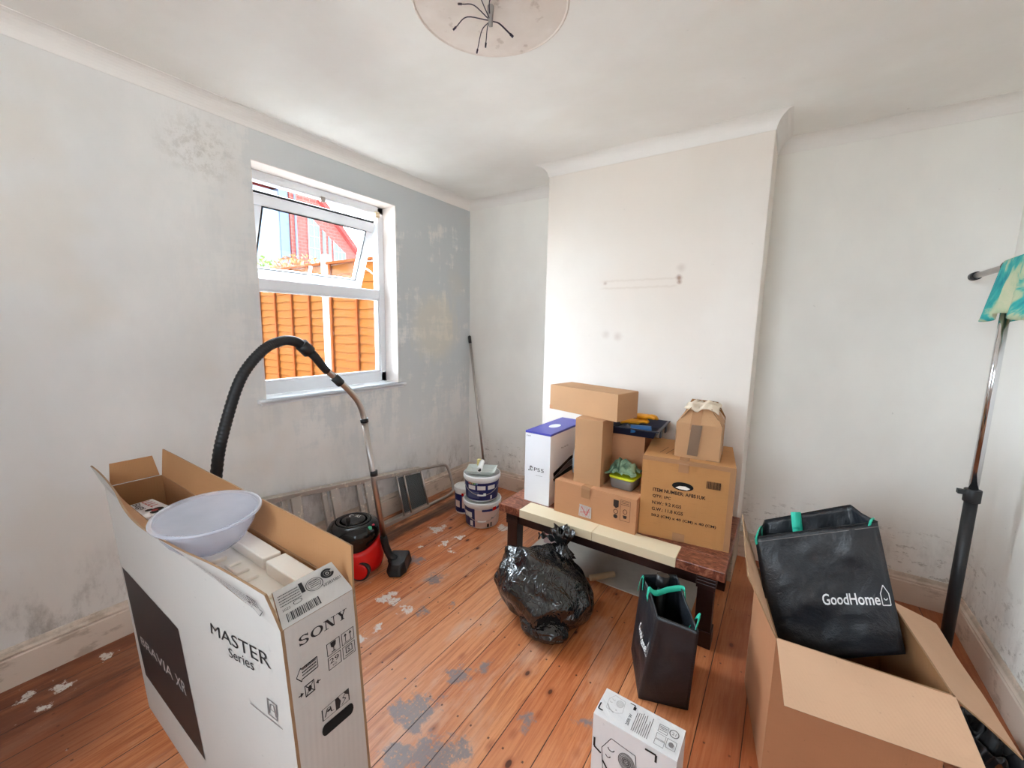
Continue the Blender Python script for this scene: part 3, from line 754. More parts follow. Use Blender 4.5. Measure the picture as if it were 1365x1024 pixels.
# end face
ex = TX1+.001
def en(y, z): return sh(ex, y, z)
sony(Ink()).lay(quadmap(en(-2.540, .822), en(-2.436, .822), en(-2.436, .843), en(-2.540, .843)), 'maker_lettering', M['ink'], tv)
q = quadmap(en(-2.487, .728), en(-2.423, .730), en(-2.423, .793), en(-2.487, .791)); k = Ink()
for (x, y) in ((0, 0), (.52, 0), (0, .52), (.52, .52)): k.frame(x, y, .46, .46, .022)
k.poly([(.13, .94), (.33, .94), (.31, .78), (.25, .73), (.21, .73), (.15, .78)]).rect(.22, .60, .03, .14).rect(.15, .58, .16, .03)
for x in (.66, .84): k.rect(x-.01, .60, .025, .26).poly([(x-.05, .82), (x+.055, .82), (x, .93)])
k.rect(.6, .57, .3, .02).text('29', .06, .2, .32, .18).text('KG', .15, .07, .14, .08).frame(.63, .16, .25, .24, .03).rect(.60, .07, .32, .03).text('5', .70, .2, .09, .15)
k.lay(q, 'handling_symbols', M['ink'], tv)
k = Ink(); k.line([(.0, .80), (.22, .60), (.22, .66), (1, .66), (1, .96), (.22, .96), (.22, 1.0), (0, .80)], .03).lines(.27, .69, .68, .25, 3, 4, .5)
k.frame(.30, .08, .46, .34, .035).line([(.36, .12), (.70, .38)], .03).line([(.36, .38), (.70, .12)], .03).disc(.53, .25, .09, .09, 12)
k.poly([(.24, .25), (.10, .32), (.10, .18)]).rect(.0, .235, .12, .03).poly([(.82, .25), (.95, .32), (.95, .18)]).rect(.93, .235, .12, .03)
k.lay(quadmap(en(-2.551, .700), en(-2.508, .704), en(-2.508, .782), en(-2.551, .777)), 'handling_symbols', M['ink'], tv)
k = Ink(); k.frame(0, 0, 1, 1, .04).poly([(.48, .04), (.62, .04), (.68, .5), (.60, .96), (.48, .96)]).line([(.1, .2), (.2, .8), (.3, .75), (.33, .3), (.42, .25)], .04).poly([(.8, .96), (.96, .96), (.96, .55), (.88, .7)]).line([(.7, .1), (.86, .4), (.75, .6), (.9, .85)], .04).disc(.25, .55, .07, .1, 10)
k.lay(quadmap(en(-2.511, .625), en(-2.448, .625), en(-2.448, .655), en(-2.511, .652)), 'lifting_pictogram', M['ink'], tv)
k = Ink(); k.poly([(.12+.12*math.cos(a), .5+.5*math.sin(a)) for a in [PI/2+PI*i/12 for i in range(13)]]+[(.88+.12*math.cos(a), .5+.5*math.sin(a)) for a in [-PI/2+PI*i/12 for i in range(13)]])
k.lay(quadmap(en(-2.514, .587), en(-2.441, .587), en(-2.441, .615), en(-2.514, .615)), 'hand_hole', M['hole_black'], tv, 'dark oval hand hole')
k = Ink(); r = random.Random(3)
for i in range(26): k.rect(r.uniform(0, 1), r.uniform(0, .9), .008, r.uniform(.05, .12))
k.lay(quadmap(en(-2.452, .80), en(-2.414, .80), en(-2.414, .872), en(-2.452, .872)), 'scuff_marks', M['pale_ink'], tv)
EFm0 = quadmap(EF[0]+V(.001, 0, .0008), EF[1]+V(.001, 0, .0008), EF[2]+V(.001, 0, .0008), EF[3]+V(.001, 0, .0008))
EFm = lambda x, y: EFm0(x, y)+V(.73, 0, .68)*(.002*math.sin(PI*x)*math.sin(PI*y)+.0006)
k = Ink(); k.bars(.08, .10, .46, .22, 24, 9).lines(.04, .50, .30, .34, 5, 8, .3).arc(.57, .66, .13, .17, .012, ty=.012).arc(.57, .66, .10, .13, .008).lines(.50, .57, .15, .2, 4, 3, .4)
k.rect(.36, .60, .06, .28).arc(.82, .76, .085, .11, .045, .5, 2*PI-.1, 24, .05).arc(.82, .76, .045, .06, .03, ty=.035).disc(.82, .76, .016, .02).text('502835801', .66, .46, .30, .08).text('2022', .05, .40, .11, .06).arc(.27, .47, .06, .05, .01)
k.lay(EFm, 'barcode_print', M['ink'], tv)
settle(tv)

# foam packing inside
fo = MB()
fx0, fx1, fy0, fy1, fz = 1.16, 1.672, -2.552, -2.424, .845
fo.box((fx0, -2.522, .0065), (fx1, fy1+.03, .70)); fo.box((fx0, fy0, .70), (fx1, fy1, fz)); fo.box((.60, -2.522, .0065), (fx0-.0005, -2.40, .698))
for (a, c) in (((1.17, -2.47, fz), (1.42, -2.428, fz+.030)), ((1.44, -2.475, fz), (1.60, -2.428, fz+.034)), ((1.20, -2.545, fz), (1.30, -2.50, fz+.012)), ((1.33, -2.52, fz), (1.345, -2.485, fz+.008)), ((1.33, -2.52, fz), (1.39, -2.513, fz+.008)),
               ((1.385, -2.52, fz), (1.395, -2.49, fz+.008)), ((1.43, -2.53, fz), (1.44, -2.49, fz+.008)), ((1.43, -2.53, fz), (1.50, -2.523, fz+.008)), ((1.53, -2.53, fz), (1.54, -2.49, fz+.008)), ((1.53, -2.53, fz), (1.60, -2.523, fz+.008)), ((1.62, -2.545, fz), (1.665, -2.43, fz+.01))):
    fo.box(a, c)
fo = fo.build('foam_packing', M['foam'], bevel=.006)
fo.data.transform(Matrix.Translation((-1.42, 2.49, -.70))); tag(fo, 'cream moulded foam packing in the mouth of the television carton', 'packaging', loc=(1.42, -2.49, .70))
# small bag-roll carton
t = thing('bag_roll_box', 'small white printed box of bags in the end of the television carton', 'box', (.72, -2.50, .70), .12)
b = MB(); Mx = Matrix.Rotation(-.12, 4, 'Y'); b.box((-.075, -.04, .002), (.075, .038, .125), 0, None); b.build('box_body', M['gloss_white_card'], t, bevel=.002)
Ink().text('Bags', .02, .10, .5, .38).lay(plane((-.068, -.036, .1265), (.136, 0, 0), (0, .07, 0)), 'box_lettering', M['ink'], t)
Ink().text('LLLL', .02, .56, .55, .32).lay(plane((-.068, -.036, .1265), (.136, 0, 0), (0, .07, 0)), 'box_lettering', M['red_ink'], t, 'red lettering')
Ink().disc(.78, .62, .12, .22, 10).disc(.90, .38, .09, .16, 8).disc(.68, .36, .07, .16, 8).lay(plane((-.068, -.036, .1265), (.136, 0, 0), (0, .07, 0)), 'box_picture', M['ink'], t)
Ink().disc(.8, .48, .06, .14, 10).lay(plane((-.068, -.036, .1272), (.136, 0, 0), (0, .07, 0)), 'box_picture', M['red_ink'], t)

# translucent bowl
t = thing('mixing_bowl', 'large translucent plastic bowl resting in the open television carton', 'bowl', (1.232, -2.508, .879)); t.rotation_euler = (.05, .06, 0)
pr = [(.0001, -.017), (.045, -.017), (.054, -.012), (.072, .002), (.088, .024), (.099, .046), (.106, .070), (.108, .078)]
b = MB(); b.lathe(pr+[(r-.0022, z+.001) for r, z in reversed(pr[1:])]+[(.0001, -.0145)], 72, smooth=True); b.build('bowl_body', M['milky'], t)
b = MB(); b.lathe([(.1075, .076), (.1165, .076), (.118, .079), (.1165, .082), (.1075, .081), (.1075, .076)], 72); b.build('rim', M['milky'], t, 'thick' and 0)

# ------------------------------------------------------------------ vacuum cleaner
HC = V(.402, -1.53, 0)
vc = thing('vacuum_cleaner', 'red and black tub vacuum cleaner with its hose arched high and floor head parked', 'vacuum cleaner', tuple(HC))
a = V(.62, -.78, 0).normalized(); f = V(.78, .62, 0).normalized()
b = MB(); n = 48; rings = []
def hth(ang): return max(0, math.cos(ang-math.atan2(f.y, f.x)-.35))**2
prof = [(.110, .022, 0), (.142, .030, 0), (.150, .06, .0), (.150, .10, .2), (.146, .145, .7), (.138, .165, 1.0), (.128, .165, 1.0)]
for (r, z, kk) in prof:
    ring = []
    for i in range(n):
        an = 2*PI*i/n; d = V(math.cos(an), math.sin(an), 0); el = 1+.10*max(0, d.dot(f))
        ring.append(HC+d*r*el+V(0, 0, z+kk*.05*hth(an)))
    rings.append(ring)
vs = [p for r in rings for p in r]
b.add(vs, [(i*n+k, i*n+(k+1) % n, (i+1)*n+(k+1) % n, (i+1)*n+k) for i in range(len(rings)-1) for k in range(n)], 0, True)
b.f.append([k for k in reversed(range(n))]); b.m.append(0); b.sm.append(False)
b.build('base', M['red'], vc)
for sgn in (1, -1):
    wc = HC+a*.128*sgn+f*.062+V(0, 0, .058); Mw = Matrix(((-f.x, 0, a.x*sgn, 0), (-f.y, 0, a.y*sgn, 0), (0, 1, 0, 0), (0, 0, 0, 1)))
    b = MB(); b.lathe([(.0001, -.03), (.050, -.03), (.058, -.022), (.058, .006), (.054, .012), (.048, .012), (.048, .004), (.0001, .004)], 40, wc, M_=Mw); wh = b.build('wheel', M['rubber'], vc)
    b = MB(); b.lathe([(.0001, .004), (.046, .004), (.0465, .013), (.040, .017), (.0001, .018)], 40, wc, M_=Mw); b.build('wheel_cap', M['red'], wh, 0)
b = MB(); b.lathe([(.05, .03), (.135, .05), (.138, .17), (.140, .20), (.148, .215), (.150, .238), (.146, .262), (.132, .284), (.108, .298), (.100, .300)], 56, HC); b.lathe([(.0999, .300), (.0975, .2965), (.0001, .2965)], 56, HC)
b.build('motor_dome', M['black_gloss'], vc)
b = MB(); b.lathe([(.094, .2965), (.094, .303), (.088, .306), (.078, .3045), (.076, .299)], 56, HC); b.lathe([(.066, .2965), (.066, .3075), (.052, .311), (.0001, .312)], 56, HC); b.build('lid', M['black_gloss'], vc)
b = MB(); kc = HC+V(.03, -.055, 0); b.lathe([(.013, .30), (.012, .342), (.009, .346), (.0001, .347)], 20, kc); b.build('cable_winder_knob', M['black_matte'], vc)
ik = Ink(); ik.arc(.32, .45, .09, .16, .05, .6, 5.4, 14).text('AS', .55, .4, .28, .3); ik.lay(plane(tuple(HC+V(-.055, -.035, .3128)), (.105, .03, 0), (-.03, .08, 0)), 'lid_print', M['white_ink'], vc)
sw = HC+f*.115+a*.045
for kx, (mt, nm_) in enumerate((('pink_plastic', 'red switch'), ('green_plastic', 'green switch'))):
    b = MB(); p = sw+a*(.032*kx-.012)-f*.008*kx
    b.box((p.x-.012, p.y-.010, .262), (p.x+.012, p.y+.010, .290+.001*kx)); o = b.build('switch', M[mt], vc, bevel=.004); o['label'] = nm_
# wand, hose and head: points read along their real run beside the tub
head = V(.60, -1.40, .045)
wand = [V(.565, -1.44, .16), V(.545, -1.455, .28), V(.52, -1.47, .55), V(.50, -1.487, .76), V(.492, -1.50, .90), V(.482, -1.51, .94)]
b = MB(); b.tube([wand[0], wand[2], wand[4]], .0165, 18); b.build('lower_tube', M['steel'], vc)
up = spline([V(.492, -1.50, .88), V(.488, -1.508, .95), V(.483, -1.535, 1.02), V(.48, -1.585, 1.085), V(.478, -1.65, 1.15), V(.476, -1.72, 1.215)], 8)
b = MB(); b.tube(up, .0160, 18); b.build('bent_tube', M['steel'], vc)
for p0, p1, r in ((wand[2]+V(.003, 0, .03), wand[2]+V(.001, -.0005, .06), .021), (V(.4925, -1.4995, .893), V(.4915, -1.502, .915), .0215), (V(.479, -1.628, 1.125), V(.477, -1.668, 1.166), .0225)):
    b = MB(); b.tube([p0, p1], r, 18); b.build('tube_collar', M['black_matte'], vc)
b = MB(); b.tube([V(.477, -1.70, 1.193), V(.476, -1.725, 1.222), V(.476, -1.76, 1.27), V(.476, -1.80, 1.312)], [.0185, .020, .021, .023], 18); b.tube([V(.476, -1.79, 1.297), V(.476, -1.83, 1.336)], .032, 18); b.build('hose_handle', M['black_matte'], vc)
hp = spline([V(.476, -1.82, 1.326), V(.476, -1.86, 1.350), V(.472, -1.92, 1.352), V(.468, -2.0, 1.312), V(.46, -2.09, 1.20), V(.45, -2.155, 1.02), V(.44, -2.20, .83), V(.40, -2.21, .55), V(.33, -2.12, .30), V(.27, -1.90, .16), V(.285, -1.68, .135)], 30)
b = MB(); rr = [.0225+.0016*math.sin(i*2.1) for i in range(len(hp))]; b.tube(hp, rr, 18); b.build('hose', M['black_matte'], vc)
b = MB(); b.tube(spline([V(.558, -1.445, .215), V(.566, -1.436, .15), V(.580, -1.42, .09), V(.60, -1.40, .062)], 5), [.021]*11+[.023]*5, 16)
b.tube([V(.56, -1.405, .045), V(.635, -1.395, .045)], .018, 14); b.build('wand_neck', M['black_matte'], vc)
b = MB(); hd = V(.58, -.80, 0).normalized(); hs = V(.80, .58, 0).normalized(); hc_ = V(.615, -1.385, 0)
def hx(u_, v_, z): return hc_+hd*(u_*1.35-.012)+hs*v_*1.2+V(0, 0, z*1.1)
vs = [hx(-.05, -.055, .004), hx(-.05, .055, .004), hx(.05, .05, .004), hx(.085, .03, .004), hx(.085, -.03, .004), hx(.05, -.05, .004),
      hx(-.04, -.045, .075), hx(-.04, .045, .075), hx(.04, .036, .07), hx(.07, .02, .052), hx(.07, -.02, .052), hx(.04, -.036, .07)]
b.add(vs, [(5, 4, 3, 2, 1, 0), (6, 7, 8, 9, 10, 11)]+[(i, (i+1) % 6, 6+(i+1) % 6, 6+i) for i in range(6)]); b.build('floor_head', M['black_matte'], vc, bevel=.012, seg=3)
settle(vc)

# ------------------------------------------------------------------ step ladder on its edge against the wall
ld = thing('step_ladder', 'paint-spattered aluminium step ladder lying on edge against the window wall', 'ladder', (.12, -1.3, 0))
def lp(y, t, off=0.0):
    """point across the ladder at distance y along it; t 0 bottom rail, 1 top rail"""
    hgt = .245+(-.42-y)*.125
    return V(.155-.085*t+off*1.0, y, .018+hgt*t)
def railbox(t, y0, y1, off, w=.022, h=.030):
    b = MB(); p, q = lp(y0, t, off), lp(y1, t, off); u = V(w/2, 0, 0); v_ = V(0, 0, h/2)
    vs = [p-u-v_, p+u-v_, p+u+v_, p-u+v_, q-u-v_, q+u-v_, q+u+v_, q-u+v_]
    return b.add(vs, [(0, 1, 2, 3), (7, 6, 5, 4), (0, 4, 5, 1), (1, 5, 6, 2), (2, 6, 7, 3), (3, 7, 4, 0)])
for t_ in (0, 1):
    for off, nm in ((.0, 'rail'), (-.028, 'back_rail')):
        railbox(t_, -.68, -2.25, off).build(nm, M['alu'], ld, bevel=.003)
for yy in (-1.19, -1.44, -1.69, -1.94):
    for off, dy, nm in ((0, 0, 'tread'), (-.030, -.055, 'back_brace')):
        b = MB(); p, q = lp(yy+dy, .02, off), lp(yy+dy, .98, off); ww = .028 if nm == 'tread' else .016
        vs = [p+V(-.011, -ww, 0), p+V(.011, -ww, 0), p+V(.011, ww, 0), p+V(-.011, ww, 0), q+V(-.011, -ww, 0), q+V(.011, -ww, 0), q+V(.011, ww, 0), q+V(-.011, ww, 0)]
        b.add(vs, [(0, 3, 2, 1), (4, 5, 6, 7), (0, 1, 5, 4), (1, 2, 6, 5), (2, 3, 7, 6), (3, 0, 4, 7)]); b.build(nm, M['alu'], ld, bevel=.002)
hp_ = [lp(-.70, 1), lp(-.50, 1), lp(-.42, .98), lp(-.385, .88), lp(-.375, .5), lp(-.385, .12), lp(-.43, .03), lp(-.52, .0), lp(-.72, 0)]
b = MB(); b.tube(spline(hp_, 8), .011, 14); b.build('hand_hoop', M['steel'], ld)
s_ = NT('mesh_grip_plate'); v_ = s_.coord(); ch = s_.add('TexChecker'); s_.set(ch.inputs[0], v_); ch.inputs['Scale'].default_value = 160
s_.bsdf(s_.mix(ch.outputs['Fac'], lin((52, 56, 56)), lin((92, 96, 96))), .6, .2, s_.bump(ch.outputs['Fac'], .5, .002)); M['mesh'] = s_.m
b = MB(); p = [lp(-.71, .10, .016), lp(-.945, .10, .016), lp(-.945, .93, .016), lp(-.71, .93, .016)]; b.slab([p[1], p[0], p[3], p[2]], .006, (2, 2)); b.build('platform', M['mesh'], ld)
for yy in (-.705, -.88, -.95):
    b = MB(); b.tube([lp(yy, .05, .022), lp(yy, .97, .022)], .007, 8); b.build('platform_bar', M['steel'], ld)
settle(ld)

# ------------------------------------------------------------------ paint tubs
def tub(name, label, loc, r, h, rz, kind, group=None):
    t = thing(name, label, 'paint tub', loc, rz, group)
    r0 = r*.90
    b = MB(); b.lathe([(r0*.93, 0), (r0*.96, .003), (r0, .012), (r*.985, h-.03), (r, h-.025)], 56); b.build('tub_body', M['white_plastic'], t)
    def rad(z): return r0+(r*.985-r0)*(z-.012)/(h-.042)
    def band(a0, a1, z0, z1, mat, nm='label_band', off=.0007):
        n_ = max(2, int(abs(a1-a0)/.12)); vs = []
        for i in range(n_+1):
            an = a0+(a1-a0)*i/n_
            for z in (z0, z1): vs.append(((rad(z)+off)*math.cos(an), (rad(z)+off)*math.sin(an), z))
        return MB().add(vs, [(2*i, 2*i+2, 2*i+3, 2*i+1) for i in range(n_)], 0, True).build(nm, mat, t)
    b = MB(); b.lathe([(r*.98, h-.034), (r*1.05, h-.032), (r*1.06, h-.028), (r*1.06, h-.008), (r*1.04, h-.001), (r*.99, h), (r*.97, h-.006), (r*.96, h-.010), (.0001, h-.010)], 56); b.build('lid', M['white_plastic'], t)
    fr = -.92    # middle of the face turned to the room
    if kind == 'upper':
        band(fr-1.7, fr+1.7, .015, h-.045, M['navy'])
        for i, a_ in enumerate((-.62, -.02, .60)): band(fr+a_-.24, fr+a_+.24, h*.50, h*.66, M['white_plastic'], 'label_text_panel', .0014)
        for i, cc in enumerate(((214, 120, 110), (220, 160, 90), (200, 196, 110), (120, 186, 130), (120, 170, 200))): band(fr-.85+i*.13, fr-.75+i*.13, h*.70, h*.77, simple('colour_chip_%s' % 'abcde'[i], cc, .5), 'colour_chip', .0014)
        band(fr-.95, fr-.15, h*.16, h*.42, M['grey_label'], 'label_text_panel', .0014)
        band(fr+.10, fr+.26, h*.26, h*.38, M['white_plastic'], 'label_mark', .0014); band(fr+.55, fr+.66, h*.12, h*.26, M['white_plastic'], 'label_mark', .0014)
    elif kind == 'lower':
        band(fr-1.6, fr-.42, .012, h-.045, M['navy']); band(fr-.42, fr+1.3, .012, h-.05, M['pink_label']); band(fr+.0, fr+1.3, h*.68, h-.045, M['navy'], 'label_band', .0012)
        band(fr-1.2, fr-.6, h*.42, h*.62, M['white_plastic'], 'label_text_panel', .0014); band(fr+.62, fr+.86, h*.68, h*.84, M['red'], 'label_mark', .0018); band(fr-.75, fr-.55, h*.10, h*.3, M['white_plastic'], 'label_mark', .0014)
        band(fr+.55, fr+.72, h*.36, h*.42, M['grey_ink'], 'label_mark', .0018); band(fr+.3, fr+.42, h*.06, h*.2, M['ink'], 'label_mark', .0018); band(fr+.5, fr+.62, h*.08, h*.24, M['grey_ink'], 'label_mark', .0018)
    else:
        band(fr-1.6, fr+1.6, .015, h*.24, M['navy']); band(fr-1.6, fr+1.6, h*.24, h-.045, M['navy']); band(fr-.25, fr+.35, h*.24, h*.70, M['pink_label'], 'label_text_panel', .0014); band(fr-1.1, fr-.5, h*.26, h*.52, M['pink_label'], 'label_text_panel', .0014)
        band(fr-.30, fr-.08, h*.74, h*.84, M['red'], 'colour_chip', .0016); band(fr-.02, fr+.2, h*.74, h*.84, M['yellow'], 'colour_chip', .0016)
    if kind != 'small':
        hp = [((r*1.04)*math.cos(fr-1.35+2.7*i/24), (r*1.04)*math.sin(fr-1.35+2.7*i/24), h-.05-.42*h*math.sin(PI*i/24)) for i in range(25)]
        b = MB(); b.tube(hp, .0022, 8); b.build('bail_handle', M['steel'], t)
        b = MB(); b.tube(hp[10:15], .006, 10); b.build('handle_grip', M['white_plastic'], t)
    return t
BK = V(.650, -.625, 0)
tub('paint_tub', 'white and navy paint tub on the floor under the other big tub', (BK.x, BK.y, 0), .133, .195, 0, 'lower')
tub('paint_tub', 'big paint tub with navy wraparound label, stacked on another tub', (BK.x-.008, BK.y+.004, .194), .128, .190, 0, 'upper')
tub('paint_tin', 'smaller narrow navy-labelled paint tin standing behind the stacked tubs', (.425, -.555, 0), .082, .205, 0, 'small')
# tray and roller sleeve lying on the top tub
tz = .194+.1905
t = thing('roller_tray', 'pale grey moulded plastic tray lying on the top paint tub', 'tray', (BK.x-.008, BK.y, tz), .5)
b = MB(); n = 9; vs = []
for (s1, z) in ((.78, .001), (1.0, .026), (1.04, .026), (1.04, .023), (.80, -.0015+.003)):
    for (x, y) in ((-.10, -.06), (.10, -.06), (.10, .06), (-.10, .06)): vs.append((x*s1*1.02, y*s1*1.25, z))
b.add(vs, [(i*4+k, i*4+(k+1) % 4, (i+1)*4+(k+1) % 4, (i+1)*4+k) for i in range(3) for k in range(4)]+[(0, 1, 2, 3)]); b.build('tray_body', simple('pale_grey_plastic', (206, 212, 206), .35), t, bevel=.004, solid=.002)
t = thing('roller_sleeve', 'fluffy white roller sleeve lying across the tray on the top tub', 'roller', (BK.x-.008, BK.y, tz+.027))
b = MB(); b.tube([(-.035, .05, .026), (.0, -.005, .030), (.045, -.085, .020)], .019, 20); b.build('sleeve', simple('white_fleece', (240, 240, 236), .95, bump=.6, bscale=200), t)
b = MB(); b.tube([(.045, -.0851, .020), (.0452, -.0856, .020)], .013, 16); b.tube([(.0452, -.0856, .020), (.0456, -.0862, .020)], .006, 12); b.build('sleeve_core', M['black_matte'], t)
b = MB(); b.box((-.062, .02, .0), (-.040, .045, .05)); b.build('sleeve_wrapper', simple('pale_yellow_card', (236, 222, 150), .6), t, bevel=.004)

# broom handle in the corner
t = thing('broom_handle', 'thin grey metal broom handle with black cap leaning in the corner', 'broom handle', (.30, -.115, 0))
b = MB(); b.tube([(.30, -.115, .012), (.032, -.03, 1.30)], .011, 14); b.build('pole', M['steel'], t)
b = MB(); b.tube([(.034, -.031, 1.285), (.022, -.027, 1.345), (.021, -.0265, 1.352)], [.014, .014, .008], 14); b.build('end_cap', M['black_matte'], t)
b = MB(); b.tube([(.3005, -.1151, .001), (.297, -.114, .03)], .014, 14); b.build('foot_cap', M['black_matte'], t)
settle(t)

# ------------------------------------------------------------------ coffee table
TZ = .405
ct = thing('coffee_table', 'low dark wooden coffee table with a cream front edge strip, loaded with boxes', 'table', (1.685, -.70, 0))
X0, X1, Y0, Y1 = 1.087, 2.285, -1.03, -.385
CXa, CXb, CXm, CY_ = 1.232, 2.082, 1.672, -.905
b = MB(); b.box((X0, CY_, TZ-.045), (X1, Y1, TZ)); b.box((X0, Y0, TZ-.045), (CXa, CY_, TZ)); b.box((CXb, Y0, TZ-.045), (X1, CY_, TZ)); b.build('tabletop', M['table'], ct, bevel=.003)
for (xa, xb) in ((CXa, CXm), (CXm+.001, CXb)):
    b = MB(); b.box((xa+.0005, Y0-.001, TZ-.046), (xb, CY_-.0005, TZ+.0006)); o = b.build('edge_strip', M['cream_board'], ct, bevel=.002); o['label'] = 'cream front edge strip'
b = MB()
b.box((X0+.05, Y0+.045, TZ-.115), (X1-.05, Y0+.07, TZ-.046)); b.box((X0+.05, Y1-.06, TZ-.115), (X1-.05, Y1-.035, TZ-.046)); b.box((X0+.05, Y0+.07, TZ-.115), (X0+.075, Y1-.06, TZ-.046)); b.box((X1-.075, Y0+.07, TZ-.115), (X1-.05, Y1-.06, TZ-.046))
b.build('apron', M['dark_wood_edge'], ct)
for (x, y) in ((X0+.035, Y0+.03), (X1-.115, Y0+.03), (X0+.035, Y1-.105), (X1-.115, Y1-.105)):
    b = MB(); w = .08; e = .006
    b.box((x, y, TZ-.12), (x+w, y+w, TZ-.046)); b.box((x+e, y+e, .075), (x+w-e, y+w-e, TZ-.115)); b.box((x, y, .0), (x+w, y+w, .08))
    for z in (TZ-.10, TZ-.085, TZ-.07): b.box((x-.002, y-.002, z), (x+w+.002, y+w+.002, z+.004))
    b.build('leg', M['dark_wood_edge'], ct, bevel=.003)
settle(ct)

# ------------------------------------------------------------------ cartons
def gridbox(b, w, d, h, n=8, bulge=.003, rough=.001, seed=0, top=True):
    bg0, rg0 = bulge, rough
    def face(o, u, v_):
        o, u, v_ = V(*o), V(*u), V(*v_); nm = u.cross(v_).normalized(); vs = []
        for j in range(n+1):
            for i in range(n+1):
                s_, t_ = i/n, j/n; p = o+u*s_+v_*t_
                e = math.sin(PI*s_)*math.sin(PI*t_)
                vs.append(p+nm*(bulge*e+rough*noise.noise(p*11+V(seed, seed, 0))*min(1, e*3)))
        b.add(vs, [(j*(n+1)+i, j*(n+1)+i+1, (j+1)*(n+1)+i+1, (j+1)*(n+1)+i) for j in range(n) for i in range(n)], 0, True)
    face((0, 0, 0), (w, 0, 0), (0, 0, h)); face((w, 0, 0), (0, d, 0), (0, 0, h)); face((w, d, 0), (-w, 0, 0), (0, 0, h)); face((0, d, 0), (0, -d, 0), (0, 0, h))
    face((0, 0, h), (w, 0, 0), (0, d, 0))
    bulge = rough = 0; face((0, d, 0), (w, 0, 0), (0, -d, 0))
def carton(name, label, loc, rz, w, d, h, mat, seam='x', cat='box', **kw):
    t = thing(name, label, cat, loc, rz, kw.get('group'))
    b = MB(); gridbox(b, w, d, h-.0032, 8, kw.get('bulge', .003), kw.get('rough', .0015), kw.get('seed', 1)); b.build('carton_body', mat, t)
    for sgn in (0, 1):
        b = MB(); g = .0012; zt = h-.0031
        if seam == 'x': ya, yb = ((.001, d/2-g) if not sgn else (d/2+g, d-.001)); b.box((.001, ya, zt), (w-.001, yb, h))
        else: xa, xb = ((.001, w/2-g) if not sgn else (w/2+g, w-.001)); b.box((xa, .001, zt), (xb, d-.001, h))
        b.build('flap', mat, t, bevel=.001)
    return t
def tape(t, pts, wdt, mat, along=(1, 0, 0), name='tape', th=.0009, label=None):
    """strip following pts with its width along a direction"""
    a_ = V(*along)*wdt/2; vs = []
    for p in pts: p = V(*p); vs += [p-a_, p+a_]
    o = MB().add(vs, [(2*i, 2*i+1, 2*i+3, 2*i+2) for i in range(len(pts)-1)]).build(name, mat, t, solid=th*.5)
    if label: o['label'] = label
    return o
R = math.radians
# games console box
t = thing('console_box', 'tall slim white console box with a blue lid at the end of the coffee table', 'box', (1.177, -.892, TZ), R(-1))
w, d, h = .170, .455, .430
b = MB(); gridbox(b, w, d, h-.004, 6, .001, .0005); b.build('box_body', M['gloss_white_card'], t)
b = MB(); b.box((-.001, -.001, h-.013), (w+.001, d+.001, h)); b.build('box_lid', M['blue_card'], t, bevel=.002)
Ink().poly([(.085+.030*math.cos(a_)*(1.0), .20+.055*math.sin(a_)) for a_ in [2*PI*i/24 for i in range(24)]]).lay(plane((0, 0, h+.0006), (1, 0, 0), (0, 1, 0)), 'hand_hole', simple('white_inner_card', (238, 238, 240), .6), t, 'white oval hand hole')
fr = lambda x, z: V(x, -.0022, z)
k = Ink(); k.text('PS', .066, .195, .040, .021).text('5', .112, .195, .020, .021)
k.poly([(.036, .192), (.042, .194), (.042, .216), (.049, .213), (.049, .206), (.054, .208), (.054, .216), (.046, .222), (.036, .219)]).poly([(.024, .192), (.034, .189), (.034, .194), (.027, .198)]).poly([(.044, .191), (.058, .196), (.058, .199), (.044, .196)])
k.lay(fr, 'console_lettering', M['ink'], t)
Ink().text('SONY', .008, h-.032, .03, .007).lay(fr, 'maker_lettering', M['ink'], t)
Ink().rect(.078, .170, .045, .0015).lay(fr, 'small_print', M['grey_ink'], t)
sd = lambda y, z: V(w+.0022, y, z)
Ink().poly([(.04, .19), (.25, .24), (.36, .245), (.36, .225), (.24, .215), (.045, .165)]).poly([(.04, .155), (.23, .175), (.36, .175), (.36, .15), (.20, .13), (.05, .135)]).lay(sd, 'console_picture', M['black_gloss'], t)
Ink().poly([(.045, .163), (.24, .213), (.36, .223), (.36, .178), (.23, .177), (.045, .157)]).lay(sd, 'console_picture', M['grey_ink'], t)
Ink().text('Play Has No', .13, .315, .09, .012).lay(sd, 'slogan_lettering', M['grey_ink'], t)

# flat carton and things on it
FL = carton('cardboard_carton', 'low wide reddish cardboard carton lying at the front of the coffee table', (1.397, -.921, TZ), R(-1.3), .466, .245, .186, M['card_rust'], seed=3)
fz = TZ+.186
tape(FL, [(.19, .16, .1868), (.19, -.0025, .1868), (.19, -.0045, .175), (.19, -.0045, .125)], .05, M['tape'], label='brown parcel tape')
k = Ink(); k.lay(lambda x, z: V(x, -.0056, z), 'x', M['white_card'], FL) if 0 else None
Ink().poly([(.155, .018), (.228, .018), (.228, .082), (.158, .086)]).lay(lambda x, z: V(x, -.0052, z), 'torn_label', M['white_card'], FL, 'torn white and red label')
k = Ink()
for i in range(7): k.line([(.160+i*.009, .022), (.166+i*.009, .050), (.158+i*.0095, .080)], .0012)
k.line([(.17, .075), (.20, .03), (.215, .07)], .004).line([(.165, .04), (.22, .055)], .003)
k.lay(lambda x, z: V(x, -.0058, z), 'torn_label_print', M['red_ink'], FL)
